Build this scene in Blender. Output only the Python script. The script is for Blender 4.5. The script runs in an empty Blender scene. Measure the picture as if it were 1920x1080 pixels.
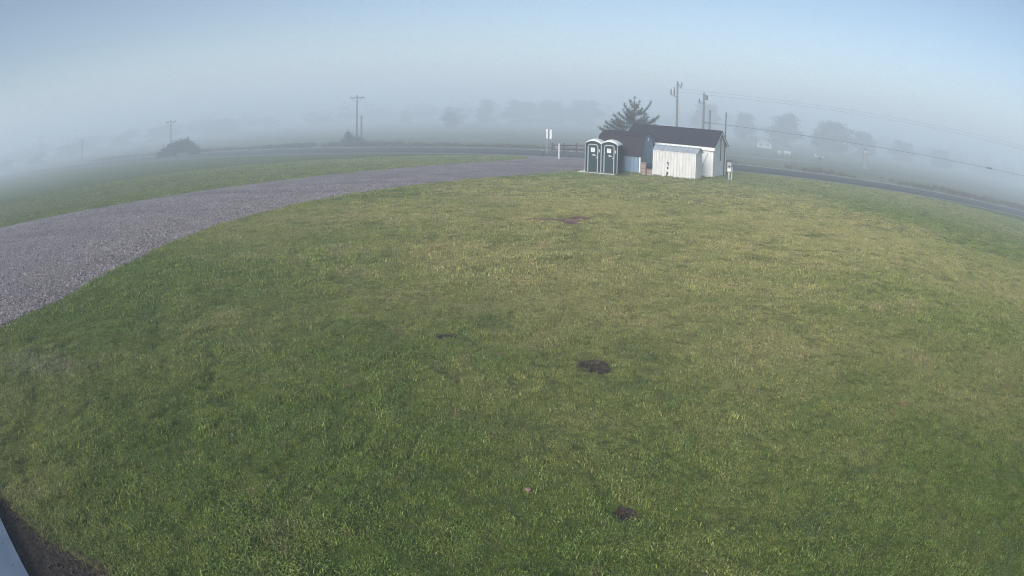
import bpy, bmesh, math, random
import numpy as np
from mathutils import Vector, Matrix, Euler

random.seed(7)
rng = np.random.default_rng(11)
R = math.radians
PI = math.pi
scene = bpy.context.scene
COL = scene.collection

# ------------------------------------------------------------------ camera
CAM_H = 3.8
cd = bpy.data.cameras.new('camera')
cam = bpy.data.objects.new('camera', cd)
COL.objects.link(cam)
cam.location = (0, 0, CAM_H)
cam.rotation_mode = 'XYZ'
PITCH, ROLL = 0.2672, 0.0163
cam.matrix_world = (Matrix.Translation((0, 0, CAM_H)) @ Matrix.Rotation(PI / 2 - PITCH, 4, 'X')
                    @ Matrix.Rotation(ROLL, 4, 'Z'))
cd.type = 'PANO'
cd.sensor_fit = 'HORIZONTAL'
cd.sensor_width = 36.0
cd.clip_start, cd.clip_end = 0.05, 3000
cc = cd.cycles if hasattr(cd, 'cycles') and hasattr(cd.cycles, 'panorama_type') else cd
cc.panorama_type = 'FISHEYE_LENS_POLYNOMIAL'
cc.fisheye_fov = R(180)
_f = 1250 * 36 / 1920
_th = np.linspace(0, 1.13, 400)
_r = _f * _th * (1 - 0.1304 * _th * _th)
_A = np.stack([_r ** k for k in (1, 2, 3, 4)], 1)
_k = np.linalg.lstsq(_A, _th, rcond=None)[0]
cc.fisheye_polynomial_k0 = 0.0
cc.fisheye_polynomial_k1 = -float(_k[0])
cc.fisheye_polynomial_k2 = -float(_k[1])
cc.fisheye_polynomial_k3 = -float(_k[2])
cc.fisheye_polynomial_k4 = -float(_k[3])
scene.camera = cam

# ------------------------------------------------------------------ world, sun, exposure
SUN_EL, SUN_AZ = R(24), math.atan2(-0.52, -0.85)      # azimuth from +Y towards +X: behind the camera, to its left
w = bpy.data.worlds.new('World')
scene.world = w
w.use_nodes = True
wn = w.node_tree
wn.nodes.clear()
sky = wn.nodes.new('ShaderNodeTexSky')
sky.sky_type = 'NISHITA'
sky.sun_disc = False
sky.sun_elevation = SUN_EL
sky.sun_rotation = SUN_AZ % (2 * PI)
sky.air_density, sky.dust_density, sky.ozone_density = 0.88, 1.5, 0.7
bg = wn.nodes.new('ShaderNodeBackground')
bg.inputs['Strength'].default_value = 0.055
wo = wn.nodes.new('ShaderNodeOutputWorld')
wn.links.new(sky.outputs[0], bg.inputs[0])
wn.links.new(bg.outputs[0], wo.inputs[0])
sl = bpy.data.lights.new('sun', 'SUN')
sl.energy = 1.5
sl.angle = R(35)
sl.color = (1.0, 0.98, 0.955)
so = bpy.data.objects.new('sun', sl)
COL.objects.link(so)
_sd = Vector((math.sin(SUN_AZ) * math.cos(SUN_EL), math.cos(SUN_AZ) * math.cos(SUN_EL), math.sin(SUN_EL)))
so.rotation_euler = _sd.to_track_quat('Z', 'Y').to_euler()
so.location = (0, -20, 40)
vs = scene.view_settings
vs.view_transform, vs.look, vs.gamma, vs.use_curve_mapping = 'Standard', 'None', 1.0, False
vs.exposure = 1.42
scene.cycles.volume_bounces = 4
scene.cycles.max_bounces = 8
scene.cycles.use_denoising = True
scene.cycles.denoiser = 'OPENIMAGEDENOISE'
scene.cycles.denoising_input_passes = 'RGB_ALBEDO_NORMAL'
scene.cycles.denoising_prefilter = 'NONE'
scene.cycles.filter_width = 1.15
FOG = 0.0050
BANK = 0.0090                                            # the thicker mist that lies over the fields beyond the road

# ------------------------------------------------------------------ node helpers
def mat(name, c1, c2=None, scale=8.0, rough=0.8, spec=0.3, bump=0.0, bscale=None, lo=0.35, hi=0.65, stretch=(1, 1, 1), metal=0.0):
    m = bpy.data.materials.new(name)
    m.use_nodes = True
    t = m.node_tree
    b = t.nodes['Principled BSDF']
    b.inputs['Roughness'].default_value = rough
    b.inputs['Specular IOR Level'].default_value = spec
    b.inputs['Metallic'].default_value = metal
    b.inputs['Base Color'].default_value = (*c1, 1)
    tc = t.nodes.new('ShaderNodeTexCoord')
    mp = t.nodes.new('ShaderNodeMapping')
    mp.inputs['Scale'].default_value = stretch
    t.links.new(tc.outputs['Object'], mp.inputs[0])
    if c2:
        n = t.nodes.new('ShaderNodeTexNoise')
        n.inputs['Scale'].default_value = scale
        n.inputs['Detail'].default_value = 5
        t.links.new(mp.outputs[0], n.inputs['Vector'])
        r = t.nodes.new('ShaderNodeValToRGB')
        r.color_ramp.elements[0].position, r.color_ramp.elements[1].position = lo, hi
        r.color_ramp.elements[0].color = (*c1, 1)
        r.color_ramp.elements[1].color = (*c2, 1)
        t.links.new(n.outputs[0], r.inputs[0])
        t.links.new(r.outputs[0], b.inputs['Base Color'])
    if bump:
        n2 = t.nodes.new('ShaderNodeTexNoise')
        n2.inputs['Scale'].default_value = bscale or scale * 3
        n2.inputs['Detail'].default_value = 6
        t.links.new(mp.outputs[0], n2.inputs['Vector'])
        bp = t.nodes.new('ShaderNodeBump')
        bp.inputs['Strength'].default_value = bump
        bp.inputs['Distance'].default_value = 0.03
        t.links.new(n2.outputs[0], bp.inputs['Height'])
        t.links.new(bp.outputs[0], b.inputs['Normal'])
    return m

def nd(t, kind, **kw):
    n = t.nodes.new(kind)
    for k, v in kw.items():
        setattr(n, k, v)
    return n

def noise(t, vec, scale, detail=3, rough=0.55):
    n = t.nodes.new('ShaderNodeTexNoise')
    n.inputs['Scale'].default_value = scale
    n.inputs['Detail'].default_value = detail
    n.inputs['Roughness'].default_value = rough
    t.links.new(vec, n.inputs['Vector'])
    return n.outputs[0]

def remap(t, val, a, b, c=0.0, d=1.0):
    n = t.nodes.new('ShaderNodeMapRange')
    n.interpolation_type = 'SMOOTHSTEP'
    n.inputs[1].default_value, n.inputs[2].default_value = a, b
    n.inputs[3].default_value, n.inputs[4].default_value = c, d
    t.links.new(val, n.inputs[0])
    return n.outputs[0]

def mixc(t, fac, a, b, mode='MIX'):
    n = t.nodes.new('ShaderNodeMix')
    n.data_type = 'RGBA'
    n.blend_type = mode
    if isinstance(fac, float):
        n.inputs[0].default_value = fac
    else:
        t.links.new(fac, n.inputs[0])
    for s, v in ((6, a), (7, b)):
        if isinstance(v, tuple):
            n.inputs[s].default_value = (*v, 1)
        else:
            t.links.new(v, n.inputs[s])
    return n.outputs[2]

def turf_color(t):
    """the colour of the turf at a place in the world: deep green, olive and straw patches"""
    g = t.nodes.new('ShaderNodeNewGeometry')
    p = g.outputs['Position']
    big = noise(t, p, 0.11, 3)
    mid = noise(t, p, 0.75, 4, 0.6)
    small = noise(t, p, 3.2, 3, 0.6)
    dist = t.nodes.new('ShaderNodeVectorMath'); dist.operation = 'DISTANCE'
    t.links.new(p, dist.inputs[0]); dist.inputs[1].default_value = (7, 24, 0)
    dry = remap(t, dist.outputs['Value'], 7.0, 22.0, 1.0, 0.0)   # the middle of the lawn is the driest turf
    add = t.nodes.new('ShaderNodeMath'); add.operation = 'MULTIPLY_ADD'
    t.links.new(dry, add.inputs[0]); add.inputs[1].default_value = 0.30
    t.links.new(big, add.inputs[2])
    c = mixc(t, remap(t, add.outputs[0], 0.42, 0.86), TURF_GREEN, TURF_OLIVE)
    am = t.nodes.new('ShaderNodeMath'); am.operation = 'MULTIPLY'
    t.links.new(remap(t, mid, 0.50, 0.72, 0.0, 0.75), am.inputs[0]); t.links.new(remap(t, dry, 0, 1, 0.30, 1.0), am.inputs[1])
    c = mixc(t, am.outputs[0], c, TURF_STRAW)
    c = mixc(t, remap(t, mid, 0.47, 0.30, 0.0, 0.60), c, TURF_DARK)
    c = mixc(t, remap(t, small, 0.60, 0.78, 0.0, 0.55), c, TURF_BROWN)
    ln = t.nodes.new('ShaderNodeVectorMath'); ln.operation = 'LENGTH'; t.links.new(p, ln.inputs[0])
    c = mixc(t, remap(t, ln.outputs['Value'], 33, 47, 0.0, 0.60), c, TURF_ROUGH_MISTY)             # outer field: rougher, greyer grass, with pale mist also put into the colour
    return c, p
TURF_GREEN = (0.145, 0.220, 0.036)
TURF_OLIVE = (0.360, 0.350, 0.125)
TURF_STRAW = (0.420, 0.370, 0.175)
TURF_DARK = (0.120, 0.180, 0.048)
TURF_ROUGH_MISTY = (0.235, 0.265, 0.150)
TURF_BROWN = (0.400, 0.270, 0.150)

def turf_mat():
    m = bpy.data.materials.new('turf'); m.use_nodes = True
    t = m.node_tree; b = t.nodes['Principled BSDF']
    c, p = turf_color(t)
    f = noise(t, p, 38, 4, 0.7)
    c = mixc(t, remap(t, f, 0.35, 0.65, 0.80, 0.35), c, (0.045, 0.055, 0.020))
    t.links.new(c, b.inputs['Base Color'])
    b.inputs['Roughness'].default_value = 0.95
    b.inputs['Specular IOR Level'].default_value = 0.1
    bp = t.nodes.new('ShaderNodeBump'); bp.inputs['Strength'].default_value = 0.8; bp.inputs['Distance'].default_value = 0.05
    t.links.new(noise(t, p, 11, 6, 0.7), bp.inputs['Height']); t.links.new(bp.outputs[0], b.inputs['Normal'])
    return m

def blade_mat(name, tint=None):
    m = bpy.data.materials.new(name); m.use_nodes = True
    t = m.node_tree; b = t.nodes['Principled BSDF']
    if tint is None:
        c, p = turf_color(t)
    else:
        g = t.nodes.new('ShaderNodeNewGeometry')
        c = mixc(t, remap(t, noise(t, g.outputs['Position'], 0.35, 3), 0.38, 0.62), tint[0], tint[1])
    oi = t.nodes.new('ShaderNodeObjectInfo')
    hs = t.nodes.new('ShaderNodeHueSaturation')
    at = t.nodes.new('ShaderNodeAttribute'); at.attribute_name = 'tone'
    c = mixc(t, remap(t, at.outputs['Fac'], 0.80, 1.0, 0.0, 0.50), c, (0.40, 0.36, 0.18))     # some blades are straw
    t.links.new(c, hs.inputs['Color'])
    mu = t.nodes.new('ShaderNodeMath'); mu.operation = 'MULTIPLY'
    t.links.new(remap(t, at.outputs['Fac'], 0, 1, 0.60, 1.35), mu.inputs[0])
    t.links.new(remap(t, oi.outputs['Random'], 0, 1, 0.75, 1.22), mu.inputs[1])
    t.links.new(mu.outputs[0], hs.inputs['Value'])
    wv = t.nodes.new('ShaderNodeTexWhiteNoise'); wv.noise_dimensions = '1D'
    t.links.new(oi.outputs['Random'], wv.inputs['W'])
    t.links.new(remap(t, wv.outputs[0], 0, 1, 0.478, 0.518), hs.inputs['Hue'])
    t.links.new(hs.outputs[0], b.inputs['Base Color'])
    b.inputs['Roughness'].default_value = 0.7
    b.inputs['Specular IOR Level'].default_value = 0.25
    return m

M = {}
M['turf'] = turf_mat()
M['blade'] = blade_mat('grass_blade')
M['weed'] = blade_mat('dry_weed', ((0.105, 0.078, 0.055), (0.075, 0.08, 0.042)))
M['pale_blade'] = blade_mat('pale_grass_blade', ((0.27, 0.33, 0.15), (0.28, 0.27, 0.14)))
M['dead_blade'] = blade_mat('dead_grass_blade', ((0.16, 0.125, 0.075), (0.12, 0.12, 0.06)))
M['soil'] = mat('soil', (0.028, 0.024, 0.022), (0.075, 0.060, 0.052), 14, 0.95, 0.1, 0.9, 40)
M['red_soil'] = mat('red_soil', (0.13, 0.076, 0.056), (0.27, 0.175, 0.135), 5, 0.95, 0.1, 0.8, 30)
M['mulch'] = mat('mulch_chip', (0.030, 0.026, 0.024), (0.11, 0.085, 0.065), 9, 0.9, 0.15)
M['white_paint'] = mat('white_paint', (0.68, 0.69, 0.67), (0.76, 0.76, 0.74), 2.2, 0.55, 0.35, 0.15, 20)
M['white_trim'] = mat('white_trim', (0.76, 0.77, 0.76), (0.83, 0.83, 0.82), 3, 0.5, 0.35)
M['shingle'] = mat('dark_shingle', (0.020, 0.021, 0.032), (0.044, 0.045, 0.062), 9, 0.9, 0.2, 0.7, 30, stretch=(1, 3, 3))
M['shingle_brown'] = mat('brown_shingle', (0.026, 0.021, 0.028), (0.052, 0.043, 0.052), 9, 0.9, 0.2, 0.7, 30, stretch=(1, 3, 3))
M['blue_wall'] = mat('blue_board', (0.170, 0.260, 0.360), (0.215, 0.315, 0.420), 3, 0.75, 0.25, 0.25, 15, stretch=(6, 6, 0.5))
M['metal_white'] = mat('white_sheet_metal', (0.58, 0.575, 0.555), (0.70, 0.70, 0.68), 1.8, 0.45, 0.4, 0.1, 6, stretch=(3, 3, 0.6))
M['metal_roof'] = mat('grey_sheet_metal', (0.30, 0.34, 0.38), (0.40, 0.44, 0.47), 3, 0.4, 0.45)
M['rust'] = mat('rusty_hole', (0.012, 0.012, 0.012), (0.05, 0.035, 0.025), 20, 0.9, 0.1)
M['teal'] = mat('dark_green_plastic', (0.004, 0.014, 0.026), (0.007, 0.022, 0.036), 3, 0.55, 0.2)
M['teal_door'] = mat('green_door_plastic', (0.007, 0.028, 0.034), (0.010, 0.036, 0.040), 3, 0.5, 0.25)
M['cap'] = mat('white_plastic_roof', (0.86, 0.87, 0.86), (0.90, 0.90, 0.90), 2, 0.35, 0.4)
M['grey_trim'] = mat('pale_grey_plastic', (0.42, 0.46, 0.48), (0.50, 0.54, 0.56), 5, 0.45, 0.4)
M['notice'] = mat('white_notice', (0.82, 0.83, 0.83), None)
M['print'] = mat('grey_print', (0.20, 0.22, 0.25), None)
M['pinkish'] = mat('pink_sign', (0.50, 0.40, 0.40), (0.60, 0.52, 0.50), 10)
M['pallet'] = mat('pale_timber', (0.30, 0.22, 0.19), (0.46, 0.36, 0.32), 7, 0.85, 0.2, 0.3, 30, stretch=(1, 6, 6))
M['tarp'] = mat('dark_blue_tarp', (0.014, 0.022, 0.045), (0.03, 0.045, 0.08), 5, 0.6, 0.3, 0.5, 10)
M['maroon'] = mat('dark_maroon', (0.030, 0.016, 0.022), (0.055, 0.03, 0.036), 7, 0.7, 0.2)
M['pole'] = mat('weathered_pole', (0.095, 0.097, 0.105), (0.15, 0.15, 0.158), 6, 0.9, 0.15, 0.3, 30, stretch=(4, 4, 0.4))
M['dark_metal'] = mat('dark_metal', (0.04, 0.042, 0.046), (0.07, 0.072, 0.076), 6, 0.5, 0.4)
M['grey_metal'] = mat('grey_metal', (0.34, 0.36, 0.37), (0.46, 0.47, 0.47), 5, 0.45, 0.4)
M['silo'] = mat('silo_grey', (0.20, 0.21, 0.22), (0.26, 0.27, 0.28), 4, 0.6)
M['wire'] = mat('wire', (0.03, 0.03, 0.033), None)
M['rail'] = mat('brown_rail', (0.045, 0.032, 0.032), (0.08, 0.058, 0.056), 6, 0.9, 0.15, 0.3, 30)
M['asphalt'] = mat('asphalt', (0.060, 0.066, 0.064), (0.085, 0.090, 0.087), 1.2, 0.9, 0.2, 0.3, 40)
M['shoulder'] = mat('pale_shoulder', (0.26, 0.25, 0.24), (0.40, 0.38, 0.36), 3, 0.95, 0.1, 0.4, 30)
M['marking'] = mat('road_paint', (0.68, 0.68, 0.66), (0.50, 0.50, 0.48), 6, 0.7, 0.2)
M['bark'] = mat('bark', (0.045, 0.038, 0.034), (0.09, 0.075, 0.065), 8, 0.95, 0.1, 0.5, 30)
M['pine'] = mat('pine_needles', (0.026, 0.045, 0.032), (0.060, 0.075, 0.055), 2.0, 0.8, 0.15)
M['leaf_grey'] = mat('autumn_leaves', (0.045, 0.055, 0.035), (0.085, 0.080, 0.055), 0.6, 0.85, 0.1)
M['leaf_green'] = mat('green_leaves', (0.035, 0.060, 0.026), (0.075, 0.095, 0.042), 0.7, 0.85, 0.1)
M['leaf_dark'] = mat('dark_leaves', (0.020, 0.028, 0.024), (0.045, 0.048, 0.038), 0.9, 0.85, 0.1)
M['concrete'] = mat('shaded_concrete', (0.115, 0.160, 0.225), (0.145, 0.195, 0.26), 3, 0.7, 0.25, 0.15, 60)  # bluish-white concrete; shade and lens darkening are put into its colour
M['speck'] = mat('dark_speck', (0.05, 0.05, 0.06), None)
M['mushroom'] = mat('mushroom_skin', (0.22, 0.15, 0.11), (0.34, 0.25, 0.19), 20)

def gravel_mat():
    m = bpy.data.materials.new('gravel'); m.use_nodes = True
    t = m.node_tree; b = t.nodes['Principled BSDF']
    g = t.nodes.new('ShaderNodeNewGeometry'); p = g.outputs['Position']
    v = t.nodes.new('ShaderNodeTexVoronoi'); v.inputs['Scale'].default_value = 22
    t.links.new(p, v.inputs['Vector'])
    sep = t.nodes.new('ShaderNodeSeparateColor'); t.links.new(v.outputs['Color'], sep.inputs[0])
    c = mixc(t, remap(t, sep.outputs[0], 0, 1), (0.145, 0.125, 0.13), (0.42, 0.37, 0.375))
    c = mixc(t, remap(t, noise(t, p, 0.5, 4, 0.6), 0.40, 0.68, 0, 0.55), c, (0.17, 0.148, 0.15))
    sc = t.nodes.new('ShaderNodeMapping'); sc.inputs['Rotation'].default_value = (0, 0, R(-43)); sc.inputs['Scale'].default_value = (0.06, 0.55, 1)
    t.links.new(p, sc.inputs[0])
    c = mixc(t, remap(t, noise(t, sc.outputs[0], 1.0, 3), 0.52, 0.66, 0, 0.45), c, (0.14, 0.122, 0.125))
    t.links.new(c, b.inputs['Base Color'])
    b.inputs['Roughness'].default_value = 0.95; b.inputs['Specular IOR Level'].default_value = 0.15
    bp = t.nodes.new('ShaderNodeBump'); bp.inputs['Strength'].default_value = 1.0; bp.inputs['Distance'].default_value = 0.03
    t.links.new(v.outputs['Distance'], bp.inputs['Height']); bp.invert = True
    t.links.new(bp.outputs[0], b.inputs['Normal'])
    return m
M['gravel'] = gravel_mat()
def stone_mat():
    m = bpy.data.materials.new('gravel_stone'); m.use_nodes = True
    t = m.node_tree; b = t.nodes['Principled BSDF']
    oi = t.nodes.new('ShaderNodeObjectInfo')
    r = t.nodes.new('ShaderNodeValToRGB'); e = r.color_ramp.elements
    e[0].color = (0.072, 0.061, 0.066, 1); e[1].color = (0.46, 0.41, 0.41, 1)
    e.new(0.55).color = (0.24, 0.21, 0.218, 1)
    t.links.new(oi.outputs['Random'], r.inputs[0]); t.links.new(r.outputs[0], b.inputs['Base Color'])
    b.inputs['Roughness'].default_value = 0.85
    return m
M['stone'] = stone_mat()

# ------------------------------------------------------------------ mesh helpers
class MB:
    def __init__(self): self.v, self.f = [], []
    def add(self, vs, fs):
        o = len(self.v); self.v += [tuple(x) for x in vs]; self.f += [tuple(i + o for i in q) for q in fs]
        return self
    def box(self, x0, y0, z0, x1, y1, z1):
        return self.add([(x0, y0, z0), (x1, y0, z0), (x1, y1, z0), (x0, y1, z0), (x0, y0, z1), (x1, y0, z1), (x1, y1, z1), (x0, y1, z1)],
                        [(3, 2, 1, 0), (4, 5, 6, 7), (0, 1, 5, 4), (1, 2, 6, 5), (2, 3, 7, 6), (3, 0, 4, 7)])
    def beam(self, a, b, wd, ht, up=(0, 0, 1)):
        a, b = Vector(a), Vector(b); d = (b - a).normalized(); u = Vector(up)
        if abs(d.dot(u)) > 0.98: u = Vector((0, 1, 0))
        s = d.cross(u).normalized(); u = s.cross(d).normalized()
        q = []
        for p in (a, b):
            for i, j in ((-1, -1), (1, -1), (1, 1), (-1, 1)):
                q.append(p + s * wd / 2 * i + u * ht / 2 * j)
        return self.add(q, [(0, 1, 2, 3), (7, 6, 5, 4), (0, 4, 5, 1), (1, 5, 6, 2), (2, 6, 7, 3), (3, 7, 4, 0)])
    def tube(self, pts, rads, n=8, cap=True):
        pts = [Vector(p) for p in pts]
        if not hasattr(rads, '__len__'): rads = [rads] * len(pts)
        q, f = [], []
        for i, p in enumerate(pts):
            d = (pts[min(i + 1, len(pts) - 1)] - pts[max(i - 1, 0)]).normalized()
            u = Vector((0, 0, 1)) if abs(d.z) < 0.95 else Vector((1, 0, 0))
            s = d.cross(u).normalized(); u = s.cross(d).normalized()
            for k in range(n):
                a = 2 * PI * k / n
                q.append(p + (s * math.cos(a) + u * math.sin(a)) * rads[i])
        for i in range(len(pts) - 1):
            for k in range(n):
                f.append((i * n + k, i * n + (k + 1) % n, (i + 1) * n + (k + 1) % n, (i + 1) * n + k))
        if cap:
            f.append(tuple(range(n - 1, -1, -1))); f.append(tuple((len(pts) - 1) * n + k for k in range(n)))
        return self.add(q, f)
    def prism(self, poly, axis, a, b):
        """a closed 2-D outline pushed from a to b along an axis"""
        n = len(poly)
        def P(p, t):
            return {'x': (t, p[0], p[1]), 'y': (p[0], t, p[1]), 'z': (p[0], p[1], t)}[axis]
        return self.add([P(p, a) for p in poly] + [P(p, b) for p in poly],
                        [tuple(range(n)), tuple(range(2 * n - 1, n - 1, -1))] + [(i, i + n, (i + 1) % n + n, (i + 1) % n) for i in range(n)])
    def mesh(self, name, m, smooth=False):
        me = bpy.data.meshes.new(name)
        me.from_pydata(self.v, [], self.f)
        bm = bmesh.new(); bm.from_mesh(me)
        bmesh.ops.recalc_face_normals(bm, faces=bm.faces)
        bm.to_mesh(me); bm.free()
        me.materials.append(m)
        if smooth: me.shade_smooth()
        return me
    def build(self, name, m, parent=None, smooth=False):
        return link(name, self.mesh(name, m, smooth), parent)

def link(name, me, parent=None):
    o = bpy.data.objects.new(name, me); COL.objects.link(o)
    if parent: o.parent = parent
    return o
def tag(o, label=None, cat=None, group=None, kind=None):
    for k, v in (('label', label), ('category', cat), ('group', group), ('kind', kind)):
        if v: o[k] = v
    return o
def thing(name, label, cat, loc=(0, 0, 0), rz=0, group=None):
    o = bpy.data.objects.new(name, None); COL.objects.link(o)
    o.location = loc; o.rotation_euler = (0, 0, rz)
    o.empty_display_size = 0.2
    return tag(o, label, cat, group)
def kids(o): return [c for c in COL.objects if c.parent == o]
def copy_tree(o, parent=None):
    c = o.copy(); COL.objects.link(c)
    if parent: c.parent = parent
    for ch in kids(o): copy_tree(ch, c)
    return c
def arrays_mesh(name, V, F, m):
    me = bpy.data.meshes.new(name)
    me.from_pydata(V.tolist() if hasattr(V, 'tolist') else V, [], F.tolist() if hasattr(F, 'tolist') else F)
    me.materials.append(m)
    return me

# value noise in numpy, for the lie of the ground
_lat = rng.random((256, 256))
def vnoise(x, y):
    x = np.asarray(x, float); y = np.asarray(y, float)
    xi, yi = np.floor(x).astype(int), np.floor(y).astype(int)
    fx, fy = x - xi, y - yi
    fx, fy = fx * fx * (3 - 2 * fx), fy * fy * (3 - 2 * fy)
    g = lambda i, j: _lat[(xi + i) & 255, (yi + j) & 255]
    return (g(0, 0) * (1 - fx) + g(1, 0) * fx) * (1 - fy) + (g(0, 1) * (1 - fx) + g(1, 1) * fx) * fy

def poly_dist(px, py, poly):
    """signed distance to a polygon, negative inside"""
    px, py = np.asarray(px, float), np.asarray(py, float)
    d = np.full(px.shape, 1e9); ins = np.zeros(px.shape, bool)
    n = len(poly)
    for i in range(n):
        ax, ay = poly[i]; bx, by = poly[(i + 1) % n]
        ex, ey = bx - ax, by - ay
        t = np.clip(((px - ax) * ex + (py - ay) * ey) / (ex * ex + ey * ey + 1e-12), 0, 1)
        d = np.minimum(d, np.hypot(px - ax - t * ex, py - ay - t * ey))
        c = ((ay > py) != (by > py)) & (px < (bx - ax) * (py - ay) / (by - ay + 1e-12) + ax)
        ins ^= c
    return np.where(ins, -d, d)

# ------------------------------------------------------------------ ground plan (metres; camera over the origin)
DRIVE_LOW = [(-26, -14), (-17, -1), (-13.2, 5.8), (-11.8, 9.8), (-11.25, 11.8), (-11.35, 14.7), (-11.4, 18.2), (-11.0, 21.7), (-10.3, 24.6), (-8.7, 28.5), (-6.8, 31.3),
             (-4.5, 33.9), (-1.9, 36.6), (1.2, 39.4), (4.0, 43.0), (6.5, 46.2), (9.2, 49.6), (12.5, 52.4)]
DRIVE_UP = [(-62, -6), (-46, 8), (-36, 17.5), (-28.5, 24.8), (-22.2, 29.4), (-17.3, 34.4), (-13.2, 38.6), (-9.2, 42.6), (-4.3, 47.0), (-1.2, 49.9), (0.9, 52.3), (1.2, 55.9)]
DRIVE = DRIVE_LOW + DRIVE_UP[::-1]
NEAR = lambda x: 56.3 - 0.325 * x
FAR = lambda x: 66.2 - 0.337 * x
TS, NS = Vector((-0.853, 0.522)), Vector((0.522, 0.853))           # along and out from the porch slab's edge
SLAB_N = 0.075
def slab_pt(t, n): return (TS.x * t + NS.x * n, TS.y * t + NS.y * n)
BED = [slab_pt(*q) for q in ((1.5, -0.6), (1.5, 1.55), (3.5, 1.32), (4.4, 1.16), (5.05, 1.02), (5.4, 0.86), (5.9, 0.64), (6.5, 0.45), (7.2, 0.28), (8.2, 0.10), (8.6, -0.6))]
def blob(cx, cy, rx, ry, n=26, wob=0.25, rot=0.0, seed=0):
    g = np.random.default_rng(seed); ph = g.random(4) * 6.28; out = []
    for k in range(n):
        a = 2 * PI * k / n
        r = 1 + wob * (0.5 * math.sin(2 * a + ph[0]) + 0.4 * math.sin(3 * a + ph[1]) + 0.35 * math.sin(5 * a + ph[2]) + 0.3 * math.sin(7 * a + ph[3]))
        x, y = rx * r * math.cos(a), ry * r * math.sin(a)
        out.append((cx + x * math.cos(rot) - y * math.sin(rot), cy + x * math.sin(rot) + y * math.cos(rot)))
    return out
HOLE_A = blob(1.31, 9.5, 0.215, 0.26, seed=1, wob=0.22, rot=0.3)
HOLE_B = blob(1.17, 5.42, 0.095, 0.135, seed=2, wob=0.25)
HOLE_C = blob(-1.10, 10.66, 0.15, 0.15, seed=3, wob=0.35)
STREAK = [(0.70, 22.6), (1.15, 22.1), (1.7, 21.75), (2.1, 21.95), (2.3, 22.75), (2.5, 23.15), (2.75, 23.9), (2.45, 24.1), (2.15, 23.7), (1.85, 23.2), (1.35, 22.85), (0.85, 22.85), (0.2, 22.95), (0.15, 22.8)]
STREAK = [(x_, 22.75 + (y_ - 22.75) * 0.78) for x_, y_ in STREAK]
HOLES = (HOLE_A, HOLE_B, HOLE_C, STREAK)
SCUFF = (-8.5, 8.2)
PADZONE = [(3.85, 41.75), (6.9, 40.3), (7.6, 41.9), (4.7, 43.3)]        # bare ground under and just before the toilets

def furrow(x, y):
    """meandering runs worn into the turf"""
    x, y = np.asarray(x, float), np.asarray(y, float)
    wx = x + 0.8 * (vnoise(x * 1.1 + 33, y * 1.1) - 0.5)
    a = np.exp(-((vnoise(wx * 0.55 + 17, y * 0.9 + 3) - 0.5) / 0.045) ** 2)
    b = np.exp(-((vnoise(wx * 0.8 + 90, y * 1.3 + 51) - 0.47) / 0.05) ** 2)
    m = np.clip((vnoise(x * 0.22 + 140, y * 0.22) - 0.42) * 4, 0, 1) * np.clip((vnoise(x * 0.9 + 11, y * 0.9 + 77) - 0.30) * 3, 0, 1)
    return np.clip(a + 0.8 * b, 0, 1) * m
def ground_z(x, y):
    x, y = np.asarray(x, float), np.asarray(y, float)
    r = np.hypot(x, y)
    wx = x + 1.5 * (vnoise(x * 0.35 + 9, y * 0.35) - 0.5); wy = y + 1.5 * (vnoise(x * 0.35, y * 0.35 + 40) - 0.5)
    z = 0.080 * (vnoise(wx * 0.75 + 3, wy * 0.9) - 0.5) + 0.095 * (vnoise(wx * 1.7, wy * 2.3) - 0.5) + 0.050 * (vnoise(wx * 4.2, wy * 5.2) - 0.5)
    z = z * (0.45 + 1.1 * vnoise(x * 0.16 + 70, y * 0.16))
    z = z - 0.05 * furrow(x, y)
    k = np.clip((36 - r) / 10, 0, 1)
    dd = poly_dist(x, y, DRIVE)
    k = k * np.clip((dd - 0.25) / 1.6, 0, 1)
    k = k * np.clip((poly_dist(x, y, BED) - 0.05) / 0.5, 0, 1)
    z = z * k
    for h, dep in zip(HOLES, (0.045, 0.035, 0.03, 0.03)):
        z = z - dep * np.clip(-poly_dist(x, y, h) / 0.06 + 0.3, 0, 1)
    sx, sy = x - SCUFF[0], y - SCUFF[1]
    z = z - 0.06 * np.exp(-((sx - 0.25) / 0.75) ** 2 - ((sy - 0.35) / 0.12) ** 2)
    z = np.where(dd < 0.05, -0.02, z)
    z = np.where(poly_dist(x, y, BED) < 0.02, -0.03, z)
    return z

# ------------------------------------------------------------------ the setting
def polar_ground():
    ang = np.concatenate([np.radians(np.arange(-78, 78.01, 0.36)), np.radians(np.arange(82, 280, 4.0))])
    rad = np.concatenate([[0.4, 1.2], np.geomspace(2.0, 40, 340), np.geomspace(41, 640, 60)])
    A, Rr = np.meshgrid(ang, rad)
    X, Y = Rr * np.sin(A), Rr * np.cos(A)
    Zz = ground_z(X.ravel(), Y.ravel())
    V = np.stack([X.ravel(), Y.ravel(), Zz], 1)
    na, nr = len(ang), len(rad)
    i, j = np.meshgrid(np.arange(nr - 1), np.arange(na), indexing='ij')
    j2 = (j + 1) % na
    F = np.stack([i * na + j, i * na + j2, (i + 1) * na + j2, (i + 1) * na + j], -1).reshape(-1, 4)[:, ::-1]
    c = len(V); V = np.vstack([V, [[0, 0, 0]]])
    me = bpy.data.meshes.new('lawn')
    me.from_pydata(V.tolist(), [], F.tolist() + [(int(k), int((k + 1) % na), c) for k in range(na)])
    me.materials.append(M['turf']); me.shade_smooth()
    return me
lawn = link('lawn', polar_ground()); tag(lawn, kind='structure')

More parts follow.
